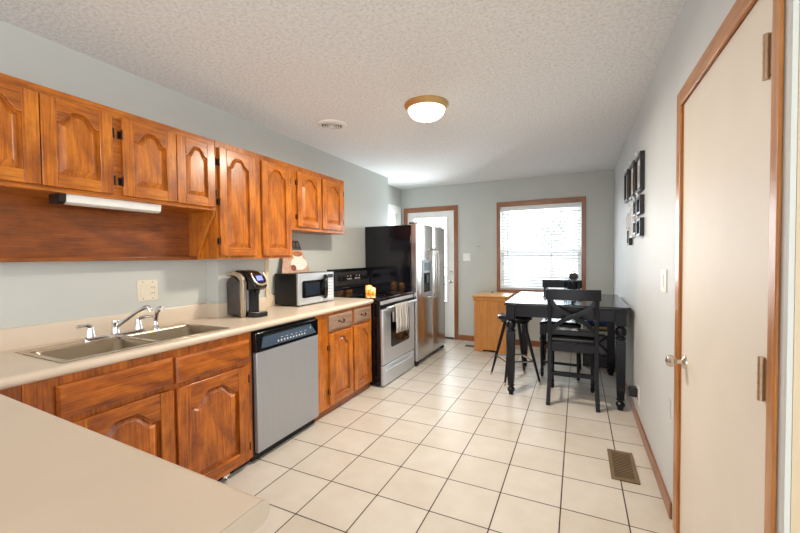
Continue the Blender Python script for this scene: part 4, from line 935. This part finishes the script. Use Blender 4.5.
# ------------------------------------------------------------------ picture frames on the right wall
GP = 'picture frames on the right wall'
def frame(label, y0, y1, z0, z1, dep=0.03, fw_=0.022, pm='photo', fm='black'):
    c = thing('picture_frame', label, 'picture frame', (XR, (y0+y1)/2, z0), GP)
    w = MB(); x = XR-dep
    for q in ((y0, y0+fw_, z0, z1), (y1-fw_, y1, z0, z1), (y0+fw_, y1-fw_, z0, z0+fw_), (y0+fw_, y1-fw_, z1-fw_, z1)): w.box(x, q[0], q[2], XR, q[1], q[3])
    obj('frame', w, fm, c, bevel=0.002)
    obj('mat', bx(XR-0.012, y0+fw_, z0+fw_, XR, y1-fw_, z1-fw_), 'mat_w', c)
    m = min(0.05, (y1-y0)*0.17); obj('photo', bx(XR-0.0135, y0+fw_+m, z0+fw_+m, XR-0.012, y1-fw_-m, z1-fw_-m), pm, c)
    w = MB(); w.tube([(XR-dep-0.001, (y0+y1)/2-0.02, z1-0.004), (XR-dep-0.012, (y0+y1)/2-0.006, z1+0.022), (XR-dep-0.004, (y0+y1)/2, z1-0.006), (XR-dep-0.012, (y0+y1)/2+0.006, z1+0.022), (XR-dep-0.001, (y0+y1)/2+0.02, z1-0.004)], 0.005, 6); obj('bow', w, 'mat_w', c)
frame('large black shadow box frame nearest the viewer in the top row', 3.235, 3.535, 1.838, 2.118)
frame('large black frame with warm photo in the middle of the top row', 3.605, 3.925, 1.845, 2.135, pm='photo_warm')
frame('large black frame farthest from the viewer in the top row', 4.02, 4.285, 1.865, 2.15, pm='photo_warm')
frame('small black frame nearest the viewer just under the top row', 3.240, 3.415, 1.665, 1.800, fw_=0.018)
frame('small black frame nearest the viewer in the lowest row', 3.238, 3.410, 1.500, 1.632, fw_=0.018)
frame('small black frame second from the viewer just under the top row', 3.475, 3.62, 1.668, 1.805, fw_=0.018)
frame('small black frame second from the viewer in the lowest row', 3.470, 3.615, 1.520, 1.635, fw_=0.018)
frame('tall white picture frame at the middle of the lower cluster', 3.67, 3.845, 1.505, 1.775, fw_=0.02, fm='mat_w', pm='photo')
frame('small black frame at the lower far corner of the cluster', 3.885, 4.03, 1.445, 1.60, fw_=0.02)
c = thing('oval_plaque', 'white oval plaque hung low at the far end of the frames', 'plaque', (XR, 4.17, 1.48))
w = MB(); w.loft([[(XR-t_, 4.17+(0.085-i_)*math.cos(2*PI*k_/26), 1.625+(0.125-i_)*math.sin(2*PI*k_/26)) for k_ in range(26)] for t_, i_ in ((0, 0), (0.015, 0), (0.02, 0.008), (0.02, 0.02), (0.012, 0.03))]); obj('rim', w, 'mat_w', c)
obj('picture', bx(XR-0.0135, 4.13, 1.56, XR-0.0122, 4.21, 1.69), 'photo_warm', c)
